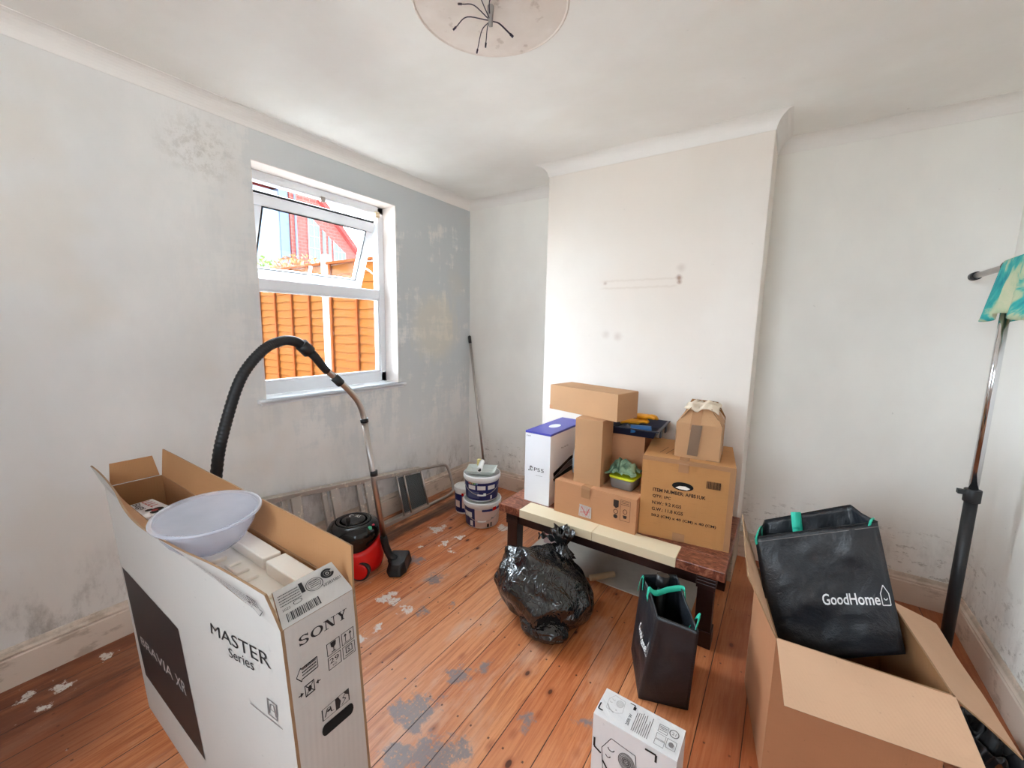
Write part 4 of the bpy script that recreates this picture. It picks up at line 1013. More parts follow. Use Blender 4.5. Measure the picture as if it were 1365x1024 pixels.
k = Ink(); k.rect(.348, .128, .028, .034).poly([(.348, .128), (.362, .118), (.376, .128)]).arc(.362, .100, .011, .011, .003).disc(.362, .074, .011, .011).frame(.385, .06, .052, .11, .0014).lines(.39, .14, .042, .026, 3, 2, .3).arc(.411, .110, .010, .012, .0025).poly([(.400, .090), (.422, .090), (.418, .074), (.404, .074)])
k.lay(lambda x, z: V(x, -.0055, z), 'recycling_print', M['brown_ink'], FL)
TB = carton('cardboard_carton', 'tall narrow upright cardboard carton standing on the low carton', (1.492, -.884, fz), R(.5), .155, .165, .362, M['card'], seed=5)
tz2 = fz+.362
LB = carton('cardboard_carton', 'long flat cardboard carton balanced crosswise on top of the tall narrow carton', (1.258, -.752, tz2+.002), R(-13.4), .468, .20, .146, M['card'], seed=8, bulge=.002)
Ink().poly([(.0, 0), (.024, 0), (.022, .022), (0, .024)]).lay(lambda x, z: V(x, -.0026, z), 'torn_corner', M['card_rust'], LB)
BB = carton('cardboard_carton', 'plain brown cardboard carton behind the tall narrow one, black tray on top', (1.60, -.655, TZ), R(3), .205, .262, .440, M['card_rust'], seed=13, bulge=.002)

# large item-number carton
NB = carton('cardboard_carton', 'largest worn cardboard carton with printed item number lines on the coffee table', (1.868, -.892, TZ), R(8), .412, .40, .408, M['card_old'], seed=21, bulge=.004, rough=.003)
nf_ = lambda x, z: V(x, -.0058, z)
k = Ink()
k.text('ITEM NUMBER: AF851UK', .058, .238, .238, .018, .022).text('QTY: 1PC', .058, .205, .085, .017, .022).text('N.W.: 9.2 KGS', .058, .172, .135, .017, .022).text('G.W.: 11.8 KGS', .058, .139, .145, .017, .022).text('50.2 (CM) x 40 (CM) x 40 (CM)', .058, .104, .292, .017, .022)
k.bars(.294, .296, .062, .036, 20, 4)
k.lay(nf_, 'printed_lettering', M['brown_ink'], NB)
k = Ink(); k.disc(.192, .285, .048, .021, 28); k.lay(nf_, 'hand_hole', M['hole_black'], NB, 'oval hand hole with white packing showing')
k = Ink(); k.poly([(.160, .276), (.178, .271), (.212, .270), (.226, .279), (.205, .288), (.178, .286)]); k.lay(lambda x, z: V(x, -.0064, z), 'packing_in_hole', M['foam'], NB)
tape(NB, [(.19, .38, .4095), (.19, -.002, .4095), (.19, -.0075, .395), (.19, -.0075, .355)], .045, M['tape'])
tape(NB, [(.19, -.0072, .045), (.19, -.0055, .004)], .055, M['tape'])
tape(NB, [(.0, -.001, .402), (.13, -.0055, .404), (.27, -.0055, .404), (.412, -.001, .400)], .022, M['tape'], (0, 0, 1))
tape(NB, [(.400, -.003, .005), (.400, -.0045, .2), (.400, -.003, .40)], .025, M['tape'])
k = Ink().line([(.07, .10), (.10, .22)], .003).line([(.10, .09), (.13, .20)], .003).line([(.13, .09), (.15, .16)], .003); k.lay(lambda x, y: V(x, y, .4090), 'pen_mark', M['brown_ink'], NB)
nz = TZ+.408
# small carton re-closed like a roof
SB = thing('cardboard_carton', 'small cardboard carton with flaps taped up like a roof on the largest carton', 'box', (1.995, -.80, nz+.001), R(4))
w, d, h = .205, .27, .172
b = MB()
for c in (((0, 0, 0), (w, 0, 0), (w, 0, h), (0, 0, h)), ((w, 0, 0), (w, d, 0), (w, d, h), (w, 0, h)), ((w, d, 0), (0, d, 0), (0, d, h), (w, d, h)), ((0, d, 0), (0, 0, 0), (0, 0, h), (0, d, h)), ((0, d, 0), (w, d, 0), (w, 0, 0), (0, 0, 0))):
    b.slab([V(*p) for p in c], .004, (6, 6), .002, .001)
cm = [M['card'], M['card_in'], M['card_edge']]
b.build('carton_body', cm, SB)
b = MB(); b.slab([V(.004, .0, h), V(w-.004, .0, h), V(w-.045, .062, h+.068), V(.045, .058, h+.072)], .004, (6, 4), .003, .003, seed=2); b.build('flap', cm, SB)
b = MB(); b.slab([V(w, .01, h), V(w, d, h), V(w-.062, d-.02, h+.085), V(w-.055, .045, h+.074)], .004, (6, 4), .004, .004, seed=4); b.build('flap', cm, SB)
b = MB(); b.slab([V(0, d, h), V(0, .01, h), V(.055, .035, h+.074), V(.062, d-.04, h+.080)], .004, (6, 4), .004, .004, seed=6); b.build('flap', cm, SB)
b = MB(); b.slab([V(w, d, h), V(0, d, h), V(.04, d-.05, h+.09), V(w-.04, d-.05, h+.085)], .004, (6, 4), .003, .004, seed=8); b.build('flap', cm, SB)
vs = []; nn = 14; b = MB()
for j in range(nn+1):
    for i in range(nn+1):
        u_, v2 = i/nn, j/nn; p = V(.028+.155*u_, .040+.19*v2, h+.078); e = min(1, 4*u_*(1-u_)*1.6)*min(1, 4*v2*(1-v2)*1.6)
        p.z += .022*noise.noise(p*38)+.010*e-.012*(1-e); p.x += .012*noise.noise(p*25+V(5, 0, 0)); vs.append(p)
b.add(vs, [(j*(nn+1)+i, j*(nn+1)+i+1, (j+1)*(nn+1)+i+1, (j+1)*(nn+1)+i) for j in range(nn) for i in range(nn)], 0, True); b.build('torn_paper_patch', simple('torn_pale_paper', (226, 208, 186), .8, var=.12, scale=20), SB, solid=.0015)
o = tape(SB, [(.088, .052, h+.066), (.086, -.0015, h+.001), (.084, -.0042, h-.03)], .045, M['tape'])
o = tape(SB, [(.094, -.0052, h-.003), (.088, -.0055, .10), (.082, -.0045, .016)], .048, M['tape_dark'], label='dark strip of parcel tape')
tape(SB, [(w+.003, .09, .02), (w+.0045, .12, h-.01), (w-.03, .12, h+.045)], .012, M['white_card'], (0, 1, 0)); tape(SB, [(w+.003, .16, .02), (w+.0045, .20, h-.01), (w-.03, .20, h+.045)], .012, M['white_card'], (0, 1, 0))

# black tray with gloves and roll on the carton behind
tb = TZ+.440
t = thing('paint_tray', 'dark blue plastic paint tray holding yellow gloves on the plain brown carton', 'tray', (1.585, -.705, tb+.002), R(3))
b = MB(); rings = []
for (s1, z) in ((0, .0), (.02, .045), (.034, .048), (.034, .042)):
    rings += [(0.03-s1, .03-s1, z), (.27+s1, .03-s1, z), (.27+s1, .30+s1, z), (.03-s1, .30+s1, z)]
b.add(rings, [(i*4+k, i*4+(k+1) % 4, (i+1)*4+(k+1) % 4, (i+1)*4+k) for i in range(3) for k in range(4)]+[(3, 2, 1, 0)]); b.build('tray_body', M['navy_tray'], t, bevel=.004, solid=.003)
for ya in (.06, .20):
    b = MB(); b.box((.296, ya, -.0), (.303, ya+.04, .045)); b.build('tray_rib', M['navy_tray'], t)
for q_, (ox, oy, oz, rz_) in enumerate(((.13, .14, .058, .2), (.175, .17, .088, -.25))):
    g = thing('rubber_glove', ('yellow rubber glove lying lower in the dark paint tray', 'yellow rubber glove heaped above the other in the dark paint tray')[q_], 'glove', (1.575+ox, -.705+oy, tb+oz), rz_+.3)
    b = MB(); b.tube(spline([(-.07, 0, 0), (-.03, .003, .004), (.01, 0, .006), (.035, 0, .004)], 5), [.020]*6+[.024]*6+[.026]*4, 16)
    Sc = Matrix.Diagonal((1, 1.35, .62, 1)); b.v = [Sc @ p for p in b.v]; b.build('glove_palm', M['yellow'], g)
    for i in range(5):
        yy = -.028+.0135*i if i < 4 else .03; L_ = (.055, .066, .068, .058, .045)[i]; zz = (.010, .016, -.002, .010, .0)[i]
        b = MB(); x0_ = .025 if i < 4 else -.015
        b.tube(spline([(x0_, yy, .002), (x0_+L_*.5, yy*1.15, .002+zz*.8), (x0_+L_, yy*1.3+(.02 if i == 4 else 0), zz*.3)], 5), [.0085]*5+[.0082]*4+[.0075, .004], 10); b.build('glove_finger', M['yellow'], g)
rl = MB(); rl.lathe([(.006, -.055), (.022, -.055), (.023, -.05), (.023, .05), (.022, .055), (.006, .055), (.006, -.055)], 28, (0, 0, 0), M_=Matrix.Rotation(PI/2, 4, 'Y')); rl = rl.build('bag_roll', M['blue'])
tag(rl, 'small blue roll of film at the front of the dark paint tray', 'roll', loc=(1.575+.205, -.705+.055, tb+.040)); rl.rotation_euler = (0, 0, .35)
def crumple(name, mat, loc, size, label, cat, seed=0, n=26, flat=.5):
    b = MB(); vs = []
    for j in range(n+1):
        for i in range(n+1):
            u_, v_ = i/n-.5, j/n-.5; p = V(u_*size[0], v_*size[1], 0)
            q = V(u_*3.2+seed, v_*3.2, seed*1.7)
            fold = abs(noise.noise(q))+.5*abs(noise.noise(q*2.3))
            p.z = size[2]*(fold*1.3+.12)*max(.15, 1-3.2*(u_*u_+v_*v_)*flat); p.x += .2*size[0]*noise.noise(q*1.7+V(9, 0, 0)); p.y += .2*size[1]*noise.noise(q*1.7+V(0, 9, 0)); vs.append(p)
    b.add(vs, [(j*(n+1)+i, j*(n+1)+i+1, (j+1)*(n+1)+i+1, (j+1)*(n+1)+i) for j in range(n) for i in range(n)], 0, True)
    mz = min(p.z for p in b.v)
    for p in b.v: p.z -= mz
    o = b.build(name, mat, solid=.0025, subsurf=1); tag(o, label, cat, loc=loc); return o
crumple('grey_rag', M['grey_cloth'], (1.575+.125, -.705+.075, tb+.008), (.13, .07, .055), 'crumpled grey rag beside the blue roll in the dark paint tray', 'cloth', 3)

# lime-lidded tub and cloth, plastic bottle
TU = V(1.752, -.785, fz+.001)
t = thing('food_tub', 'clear plastic food tub with a lime lid on the low carton', 'tub', tuple(TU), R(-4))
def rrect(hx_, hy_, r_, n_=6):
    out = []
    for (cx, cy, a0) in ((hx_-r_, hy_-r_, 0), (-hx_+r_, hy_-r_, PI/2), (-hx_+r_, -hy_+r_, PI), (hx_-r_, -hy_+r_, 1.5*PI)):
        out += [(cx+r_*math.cos(a0+PI/2*i/n_), cy+r_*math.sin(a0+PI/2*i/n_)) for i in range(n_+1)]
    return out
def loft(b, rings, cap0=True, cap1=True, smooth=True, mi=0):
    n_ = len(rings[0]); vs = [p for r in rings for p in r]; o = len(b.v)
    b.add(vs, [(i*n_+k, i*n_+(k+1) % n_, (i+1)*n_+(k+1) % n_, (i+1)*n_+k) for i in range(len(rings)-1) for k in range(n_)], mi, smooth)
    if cap0: b.f.append([o+k for k in reversed(range(n_))]); b.m.append(mi); b.sm.append(False)
    if cap1: b.f.append([o+(len(rings)-1)*n_+k for k in range(n_)]); b.m.append(mi); b.sm.append(False)
    return b
rr_ = lambda hx_, hy_, r_, z: [(x, y, z) for x, y in rrect(hx_, hy_, r_)]
b = MB(); loft(b, [rr_(.056, .056, .015, 0), rr_(.060, .060, .018, .006), rr_(.066, .066, .02, .058)], True, False); b.build('tub_body', M['tub_clear'], t, solid=.0015)
b = MB(); loft(b, [rr_(.068, .068, .02, .055), rr_(.070, .070, .022, .058), rr_(.070, .070, .022, .064), rr_(.066, .066, .02, .068), rr_(.060, .060, .018, .066)], True, True); b.build('lid', M['lime'], t)
crumple('floor_cloth', M['green_cloth'], (TU.x-.01, TU.y+.0, fz+.0705), (.15, .13, .085), 'crumpled green patterned cloth heaped on the lime tub lid', 'cloth', 1)
t = thing('plastic_bottle', 'translucent plastic bottle between the console box and tall narrow carton', 'bottle', (1.452, -.745, fz+.001), 0)
b = MB(); b.lathe([(.026, 0), (.030, .004), (.031, .07), (.030, .12), (.024, .145), (.012, .16), (.011, .175)], 32); b.build('bottle_body', M['bottle_clear'], t)
b = MB(); b.lathe([(.015, .172), (.015, .215), (.010, .222)], 24); b.build('bottle_cap', M['white_plastic'], t, bevel=.002)
b = MB(); b.lathe([(.0312, .03), (.0316, .035), (.0316, .085), (.0312, .09)], 32); b.build('bottle_label', simple('faded_blue_label', (150, 176, 190), .5), t)

# ------------------------------------------------------------------ bin bag
BG = V(1.50, -1.22, 0)
bg = thing('bin_bag', 'full shiny black bin bag with knotted neck on the floor before the table', 'bag', tuple(BG))
me = bmesh.new(); bmesh.ops.create_icosphere(me, subdivisions=6, radius=1)
rb = random.Random(12)
planes = [(V(-.55, -.55, .62), .84), (V(.35, -.80, .50), .92), (V(.80, -.35, .45), .90), (V(-.90, .0, .30), .95), (V(-.35, .45, .80), .86), (V(.45, .35, .80), .86), (V(-.2, -.95, -.15), .95), (V(.9, .4, 0), .95), (V(-.7, -.7, -.2), .95), (V(-.5, .85, .1), .95), (V(.2, 1, .2), .95), (V(0, 0, -1), .93), (V(.6, -.75, -.3), .92)]
planes += [(V(rb.gauss(0, 1), rb.gauss(0, 1), rb.gauss(0, 1)), rb.uniform(.92, 1.02)) for _ in range(14)]
planes = [(n_.normalized(), h_) for n_, h_ in planes]
ap = V(.12, .62, .78).normalized()       # where the neck gathers
for v in me.verts:
    d_ = v.co.normalized(); w_ = d_+.10*V(noise.noise(d_*2.5), noise.noise(d_*2.5+V(5, 0, 0)), noise.noise(d_*2.5+V(0, 5, 0)))
    r_ = sum((max(w_.dot(n_), 0)/h_)**34 for n_, h_ in planes)**(-1/34)
    ang = math.acos(max(-1, min(1, d_.dot(ap)))); tan = (d_-ap*d_.dot(ap)); az = math.atan2(tan.dot(V(1, 0, 0)), tan.dot(ap.cross(V(1, 0, 0))))
    fold = abs(math.sin(az*8+2.5*noise.noise(d_*2)))
    r_ -= .09*fold*math.exp(-ang*2.0)+.030*(1-abs(noise.noise(V(az*2.2, ang*.8, 0))))**6+.014*abs(noise.noise(d_*7))
    p = d_*r_
    p = V(p.x*.262, p.y*.215, p.z*.178); p.x -= .06*(p.z)/.178
    neck = max(0, d_.dot(ap)-.80)/.20; p += (V(.25, .50, .62).normalized())*(.035*neck**2)
    p.z += .150
    if p.z < .004: p.z = .004+(p.z-.004)*.02
    if p.z < .07: k2 = (p.z/.07); p.x *= .86+.14*k2; p.y *= .88+.12*k2
    v.co = p
m_ = bpy.data.meshes.new('bag_body'); me.to_mesh(m_); me.free(); m_.materials.append(M['binliner'])
for p in m_.polygons: p.use_smooth = True
o = bpy.data.objects.new('bag_body', m_); COL.objects.link(o); o.parent = bg
# gathered neck, and the loose ends above the knot
nb = V(.05, .115, .275)
b = MB(); rings = []
for i, (s_, r_) in enumerate(((0, .062), (.022, .040), (.04, .024), (.055, .022), (.075, .034), (.10, .050), (.125, .058))):
    c_ = nb+V(.02, .25, .97).normalized()*s_+V(-.02, 0, 0)*(i/6)
    rings.append([c_+V(math.cos(2*PI*k/40)*r_*(1+.20*math.sin(k*2*PI/40*9+i*.3)), math.sin(2*PI*k/40)*r_*.7*(1+.20*math.sin(k*2*PI/40*9+1)), .012*math.sin(k*2*PI/40*5)*(i/6)) for k in range(40)])
loft(b, rings, True, False); b.build('gathered_neck', M['binliner'], bg, solid=.0015)
b = MB(); pp = spline([nb+V(-.01, .0, .05), nb+V(-.06, -.01, .075), nb+V(-.12, -.0, .07), nb+V(-.16, .02, .045)], 8)
vs = []
for i, p in enumerate(pp): w_ = .022*(.6+.4*math.sin(i*.9)); vs += [p+V(0, 0, w_), p+V(.0, .012, 0), p-V(0, 0, w_)]
b.add(vs, [(3*i+j, 3*i+j+1, 3*i+j+4, 3*i+j+3) for i in range(len(pp)-1) for j in range(2)], 0, True); b.build('tie_strap', M['binliner'], bg, solid=.002)
# second smaller sack
b = bmesh.new(); bmesh.ops.create_icosphere(b, subdivisions=5, radius=1)
for v in b.verts:
    d_ = v.co.normalized(); r_ = 1+.10*noise.noise(d_*2.2+V(4, 4, 4))-.05*abs(noise.noise(d_*6))-.03*abs(math.sin(math.atan2(d_.y, d_.x)*8))
    p = V(d_.x*.125*r_, d_.y*.10*r_, d_.z*.055*r_+.052); p.z = max(p.z, .003); v.co = p
m_ = bpy.data.meshes.new('rubbish_sack'); b.to_mesh(m_); b.free(); m_.materials.append(M['binliner'])
for p in m_.polygons: p.use_smooth = True
o = bpy.data.objects.new('rubbish_sack', m_); COL.objects.link(o); o.parent = bg; o.name = 'sagging_corner'; o.location = (.085, -.125, 0)

# small things on the hearth
t = thing('small_packet', 'small pinkish white packet standing on the hearth under the table', 'packet', (1.215, -.60, .0045), .3)
b = MB(); b.box((-.045, -.015, 0), (.045, .015, .085)); b.build('packet_body', M['pinkish'], t, bevel=.002)
Ink().lines(-.035, .03, .07, .04, 4, 3, .35).lay(lambda x, z: V(x, -.0156, z), 'packet_print', M['red_ink'], t)
b = MB(); b.tube([(0, 0, 0), (.10, .12, .0)], .017, 20); o = b.build('wooden_dowel', M['dowel'], bevel=.003); tag(o, 'short pale wooden rod end poking out behind the bin bag', 'rod', loc=(1.60, -.84, .022))

# ------------------------------------------------------------------ woven shopping bags
def bag(name, label, bot, topc, wob=.010, seed=0, n=14, m=22, sag=0.0):
    """open-topped bag: bot/topc corners in order near-west, near-east, far-east, far-west; returns thing and surface sampler of each side"""
    c0 = sum((Vector(p) for p in bot), Vector())/4
    t = thing(name, label, 'bag', tuple(V(c0.x, c0.y, min(p[2] for p in bot))))
    def S(side, u_, v_):
        a0, a1 = Vector(bot[side]), Vector(bot[(side+1) % 4]); b0, b1 = Vector(topc[side]), Vector(topc[(side+1) % 4])
        p = (a0*(1-u_)+a1*u_)*(1-v_)+(b0*(1-u_)+b1*u_)*v_
        nm = (a1-a0).cross(b0-a0).normalized(); e = min(1, 5*min(u_, 1-u_))
        cr = wob*noise.noise(p*9+V(seed, 0, 0))*1.4+wob*.8*(abs(noise.noise(p*16+V(0, seed, 3)))-.25)
        k_ = (-.55 if side in (1, 3) else 0)*sag*(1-abs(2*u_-1))*v_
        return p+nm*(cr*e*min(1, v_*6)*(.35+.65*min(1, (1-v_)*6))+k_)
    b = MB()
    for sd_ in range(4):
        vs = [S(sd_, i/n, j/m) for j in range(m+1) for i in range(n+1)]
        b.add(vs, [(j*(n+1)+i, j*(n+1)+i+1, (j+1)*(n+1)+i+1, (j+1)*(n+1)+i) for j in range(m) for i in range(n)], 0, True)
    b.add([Vector(p) for p in bot], [(3, 2, 1, 0)])
    b.build('bag_body', [M['woven'], M['woven_plain']], t, merge=True, solid=.0018)
    b = MB()
    for sd_ in range(4):
        pts = [S(sd_, i/n, 1)+V(0, 0, .001) for i in range(n+1)]; b.tube(pts, .0022, 6)
    b.build('rim_binding', M['woven_plain'], t)
    return t, S
def strap(t, pts, wdt, along, name='webbing_handle'):
    pts = spline(pts, 8); al = V(*along).normalized()*wdt/2; vs = []
    for p in pts: vs += [p-al, p+al]
    return MB().add(vs, [(2*i, 2*i+1, 2*i+3, 2*i+2) for i in range(len(pts)-1)], 0, True).build(name, M['teal'], t, solid=.002)
def house_logo(k, word=True):
    k.text('GoodHome', 0, 0, .86, .55, .015) if word else None
    k.line([(.885, 0), (.885, .55), (.94, .95), (1.0, .55), (1.0, 0), (.885, 0)], .012, .045).arc(.943, .34, .022, .09, .010, PI, 2*PI, 10, .04)
    return k
gb, S = bag('shopping_bag', 'black woven shopping bag standing open on the floor beside the table leg',
            [(2.058, -1.431, .003), (2.229, -1.374, .003), (2.14, -1.13, .003), (1.955, -1.20, .003)],
            [(2.100, -1.400, .355), (2.244, -1.392, .350), (2.105, -1.115, .375), (1.978, -1.185, .365)], .010, 4, sag=.01)
house_logo(Ink()).lay(lambda x, y: S(3, .30+x*.62, .46+y*.17)+V(-.0028, -.001, 0), 'bag_logo', M['white_ink'], gb, 'white shop logo')
Ink().rect(0, 0, 1, 1).lay(lambda x, y: S(3, x, .955+y*.006)+V(-.002, 0, 0), 'stitch_line', M['grey_ink'], gb)
strap(gb, [V(2.03, -1.29, .335), V(2.035, -1.285, .375), V(2.06, -1.27, .36), V(2.10, -1.22, .365), V(2.15, -1.19, .372), V(2.165, -1.23, .362)], .022, (-.3, .4, .9))
strap(gb, [V(2.218, -1.36, .30), V(2.232, -1.372, .345), V(2.235, -1.34, .375), V(2.222, -1.31, .35), V(2.20, -1.32, .30)], .026, (.2, .9, .3))
strap(gb, [V(1.968, -1.20, .30), V(1.975, -1.19, .35), V(1.99, -1.21, .372), V(1.995, -1.23, .33)], .022, (.1, -.9, .1))
settle(gb)
b = MB(); b.tube([(2.055, -1.20, .05), (2.06, -1.165, .345)], .018, 20); b.tube([(2.059, -1.17, .335), (2.0605, -1.162, .385)], .026, 20)
o = b.build('grip_tube', M['black_matte']); o.data.transform(Matrix.Translation((-2.055, 1.20, -.02))); tag(o, 'black tube with a grey ring upright inside the standing shopping bag', 'tube', loc=(2.055, -1.20, .02))

# ------------------------------------------------------------------ heater box
t = thing('heater_box', 'small white printed fan heater box on the floor, nearest the camera', 'box', (2.036, -1.862, 0), R(-1))
w, d, h = .238, .105, .30
b = MB(); gridbox(b, w, d, h, 6, .0015, .0008); b.build('box_body', card('white_heater_card', (216, 213, 212), flute=160, var=.02, stain=.05), t)
def heater(k, s_=1.0):
    k.line([(.10, .05), (.05, .60), (.25, .95), (.78, .88), (.86, .20), (.60, .02), (.10, .05)], .014)
    k.arc(.60, .60, .17, .20, .012)
    for i in range(5): k.arc(.60, .60, .03+.03*i, .035+.035*i, .010)
    k.arc(.26, .70, .07, .06, .02, PI, 2*PI, 10).arc(.2, .5, .05, .05, .02, PI, 2*PI, 10).line([(.08, .30), (.25, .08), (.50, -.02)], .04).disc(.55, .18, .03, .03, 10)
    return k
kf = lambda x, z: V(x, -.0022, z)
k = heater(Ink()); k.p = [[(.025+x*.135, .125+y*.135) for x, y in p] for p in k.p]; k.lay(kf, 'heater_picture', M['ink'], t)
k = Ink()
for i in range(7): k.arc(.106, .206, .003+.0034*i, .004+.0038*i, .0019)
k.lay(kf, 'heater_grille_picture', M['grey_ink'], t)
k = Ink(); k.line([(.155, .285), (.185, .285), (.185, .262)], .006).line([(.008, .225), (.008, .195), (.030, .185)], .006); k.lay(kf, 'corner_marks', M['ink'], t)
kt = lambda x, y: V(x, y, h+.0022)
k = heater(Ink()); k.p = [[(.018+x*.062, .035+y*.062) for x, y in p] for p in k.p]; k.lay(kt, 'heater_picture', M['pale_ink'], t)
k = Ink(); k.line([(.006, .045), (.006, .022), (.020, .022)], .004).line([(.080, .095), (.096, .095), (.096, .08)], .0025).rect(.093, .078, .008, .012); k.lay(kt, 'corner_marks', M['ink'], t)
k = Ink()
P_, bb_ = text_polys('2000 W')
k.p = [[(.098-(py-bb_[1])/(bb_[3]-bb_[1])*.009, .020+(px-bb_[0])/(bb_[2]-bb_[0])*.040) for px, py in p] for p in P_]
k.lay(kt, 'power_lettering', M['ink'], t)
k = Ink(); r = random.Random(5)
for i in range(9): k.rect(.108+i*.0055, .012, .0018, r.uniform(.045, .075))
k.frame(.172, .055, .026, .026, .0012).frame(.201, .02, .026, .03, .0012).arc(.214, .072, .012, .012, .0025).text('21', .208, .067, .011, .009).frame(.172, .012, .026, .018, .001).lines(.175, .06, .02, .016, 3, 2, .4).disc(.214, .035, .007, .008, 12).frame(.172, .032, .026, .018, .001)
k.lay(kt, 'small_print', M['grey_ink'], t)

# ------------------------------------------------------------------ big open carton
oc = thing('open_carton', 'big open cardboard carton holding a black shopping bag in the corner', 'box', (2.63, -1.27, 0))
RH = .50
NL, NR, FR, FLc = (2.471, -1.486), (2.866, -1.457), (2.805, -1.03), (2.395, -1.09)
P3 = lambda p, z: V(p[0], p[1], z)
cm2 = [M['card_tan'], M['card_tan'], M['card_edge']]
cm3 = [card('shade_brown_cardboard', (172, 118, 82)), M['card_in'], M['card_edge']]  # brown outer walls, coloured darker to paint in the shade below the flap
b = MB()
for (p, q) in ((NL, NR), (NR, FR), (FR, FLc), (FLc, NL)):
    b.slab([P3(p, .002), P3(q, .002), P3(q, RH), P3(p, RH)], .005, (10, 10), .006, .002)
b.slab([P3(FLc, .002), P3(FR, .002), P3(NR, .002), P3(NL, .002)], -.005, (4, 4))
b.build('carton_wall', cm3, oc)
b = MB(); b.slab([P3(NR, RH), P3(NL, RH), V(2.500, -1.640, .412), V(2.905, -1.575, .405)], .004, (12, 8), -.004, .003, mi=(1, 0, 2)); b.build('flap', [M['card_rust'], M['card_tan'], M['card_edge']], oc)
b = MB(); b.slab([P3(FR, RH), P3(NR, RH), V(3.005, -1.435, .385), V(2.955, -.915, .40)], .004, (10, 6), -.006, .004, mi=(1, 0, 2)); b.build('flap', [M['card_rust'], M['card_tan'], M['card_edge']], oc)
b = MB(); b.slab([P3(NL, RH), P3(FLc, RH), V(2.330, -1.10, .715), V(2.380, -1.475, .668)], .004, (10, 6), .006, .004, seed=5); b.build('flap', [M['card_tan'], M['card_tan'], M['card_edge']], oc)
b = MB(); b.slab([P3(FR, RH), P3(FLc, RH), V(2.41, -.955, .44), V(2.80, -.90, .44)], .004, (10, 6), .004, .003, mi=(1, 0, 2), seed=7); b.build('flap', [M['card_rust'], M['card_tan'], M['card_edge']], oc)
settle(oc)
gh, S2 = bag('shopping_bag', 'black woven shopping bag with white logo tipped inside the big open carton',
             [(2.480, -1.330, .300), (2.812, -1.245, .445), (2.785, -1.125, .395), (2.460, -1.200, .262)],
             [(2.382, -1.235, .692), (2.715, -1.165, .822), (2.66, -1.02, .812), (2.405, -1.085, .705)], .012, 9, n=20, m=26, sag=.006)
house_logo(Ink()).lay(lambda x, y: S2(0, .47+x*.50, .41+y*.16-.05*x)+V(0, -.0035, .002), 'bag_logo', M['white_ink'], gh, 'white shop logo')
Ink().rect(0, 0, 1, 1).lay(lambda x, y: S2(0, x, .962+y*.005)+V(0, -.003, .001), 'stitch_line', M['grey_ink'], gh)
strap(gh, [S2(3, .5, .93), S2(3, .5, 1.02), S2(0, .0, 1.0)+V(.004, -.006, .006), S2(0, .01, .95)+V(0, -.004, 0)], .022, (.3, 1, 0))
tb1 = MB(); pts = [S2(2, .62, .80)+V(0, -.006, 0), S2(2, .62, .99)+V(0, -.006, .004), S2(2, .62, 1.02)+V(0, -.012, .0), S2(2, .62, .90)+V(0, -.014, 0)]
strap(gh, pts, .032, (1, .2, .2)); strap(gh, [S2(1, .15, .93), S2(1, .12, 1.01), S2(0, .98, 1.0)+V(-.01, -.005, .002), S2(0, .97, .975)+V(-.01, -.004, 0)], .02, (.5, .8, 0))
settle(gh)
crumple('black_holdall', M['black_matte'], (3.10, -.96, .002), (.16, .26, .16), 'crumpled black bag on the floor between open carton and wall', 'bag', 6)

# ------------------------------------------------------------------ garment rail
gr = thing('clothes_rail', 'chrome and black clothes rail standing along the side wall', 'clothes rail', (3.10, -.517, 0))
PX = 3.10
for (py) in (-.517, -2.35):
    b = MB(); b.tube([(PX, py, .77), (PX, py, 1.695)], .0145, 24); b.build('upper_pole', M['chrome'], gr)
    b = MB(); b.tube([(PX, py, .022), (PX, py, .78)], .0205, 24); b.build('lower_pole', M['black_matte'], gr)
    b = MB(); b.tube([(PX, py, .762), (PX, py, .815)], .0265, 24); b.box((PX-.045, py-.012, .79), (PX-.02, py+.012, .808)); b.build('height_clamp', M['black_matte'], gr, bevel=.002)
    b = MB(); b.tube([(PX, py-.028, 1.708), (PX, py+.05, 1.708)], .0225, 20); b.tube([(PX, py, 1.67), (PX, py, 1.708)], .02, 20); b.build('tee_joint', M['black_matte'], gr)
    b = MB(); b.lathe([(.024, 0), (.026, .004), (.026, .02), (.021, .026)], 20, (PX, py, 0)); b.build('foot', M['rubber'], gr)
b = MB(); b.tube([(PX, -.135, 1.708), (PX, -2.72, 1.708)], .0125, 20); b.build('hanging_bar', M['steel'], gr)
b = MB(); b.tube([(PX, -.098, 1.708), (PX, -.145, 1.708)], .0185, 20); b.tube([(PX, -2.715, 1.708), (PX, -2.76, 1.708)], .0185, 20); b.build('bar_end_cap', M['black_matte'], gr)
settle(gr)
# cloth over the bar
b = MB(); nu, nv = 26, 24; vs = []
for j in range(nv+1):
    v_ = j/nv*2-1                    # -1 room side hem .. 0 over bar .. 1 wall side hem
    for i in range(nu+1):
        u_ = i/nu; y = -.500-.30*u_
        drop = abs(v_); L_ = .20+.015*math.sin(u_*9)
        ang = min(1, drop/.14)*PI/2; rad_ = .0265
        x = PX-math.copysign(1, v_)*-1*rad_*math.sin(ang) if 0 else PX+(rad_*math.sin(ang))*(1 if v_ > 0 else -1)
        z = 1.708+rad_*math.cos(ang)-(0 if drop < .14 else (drop-.14)/.86*L_)
        w_ = max(0, drop-.14); x += .014*w_*math.sin(u_*20+v_)*(1 if v_ > 0 else -1)+(.012*w_)*(1 if v_ > 0 else -1)
        y += .12*w_*(1-u_)+.006*math.sin(v_*9)*w_
        vs.append(V(x, y, z))
b.add(vs, [(j*(nu+1)+i, j*(nu+1)+i+1, (j+1)*(nu+1)+i+1, (j+1)*(nu+1)+i) for j in range(nv) for i in range(nu)], 0, True)
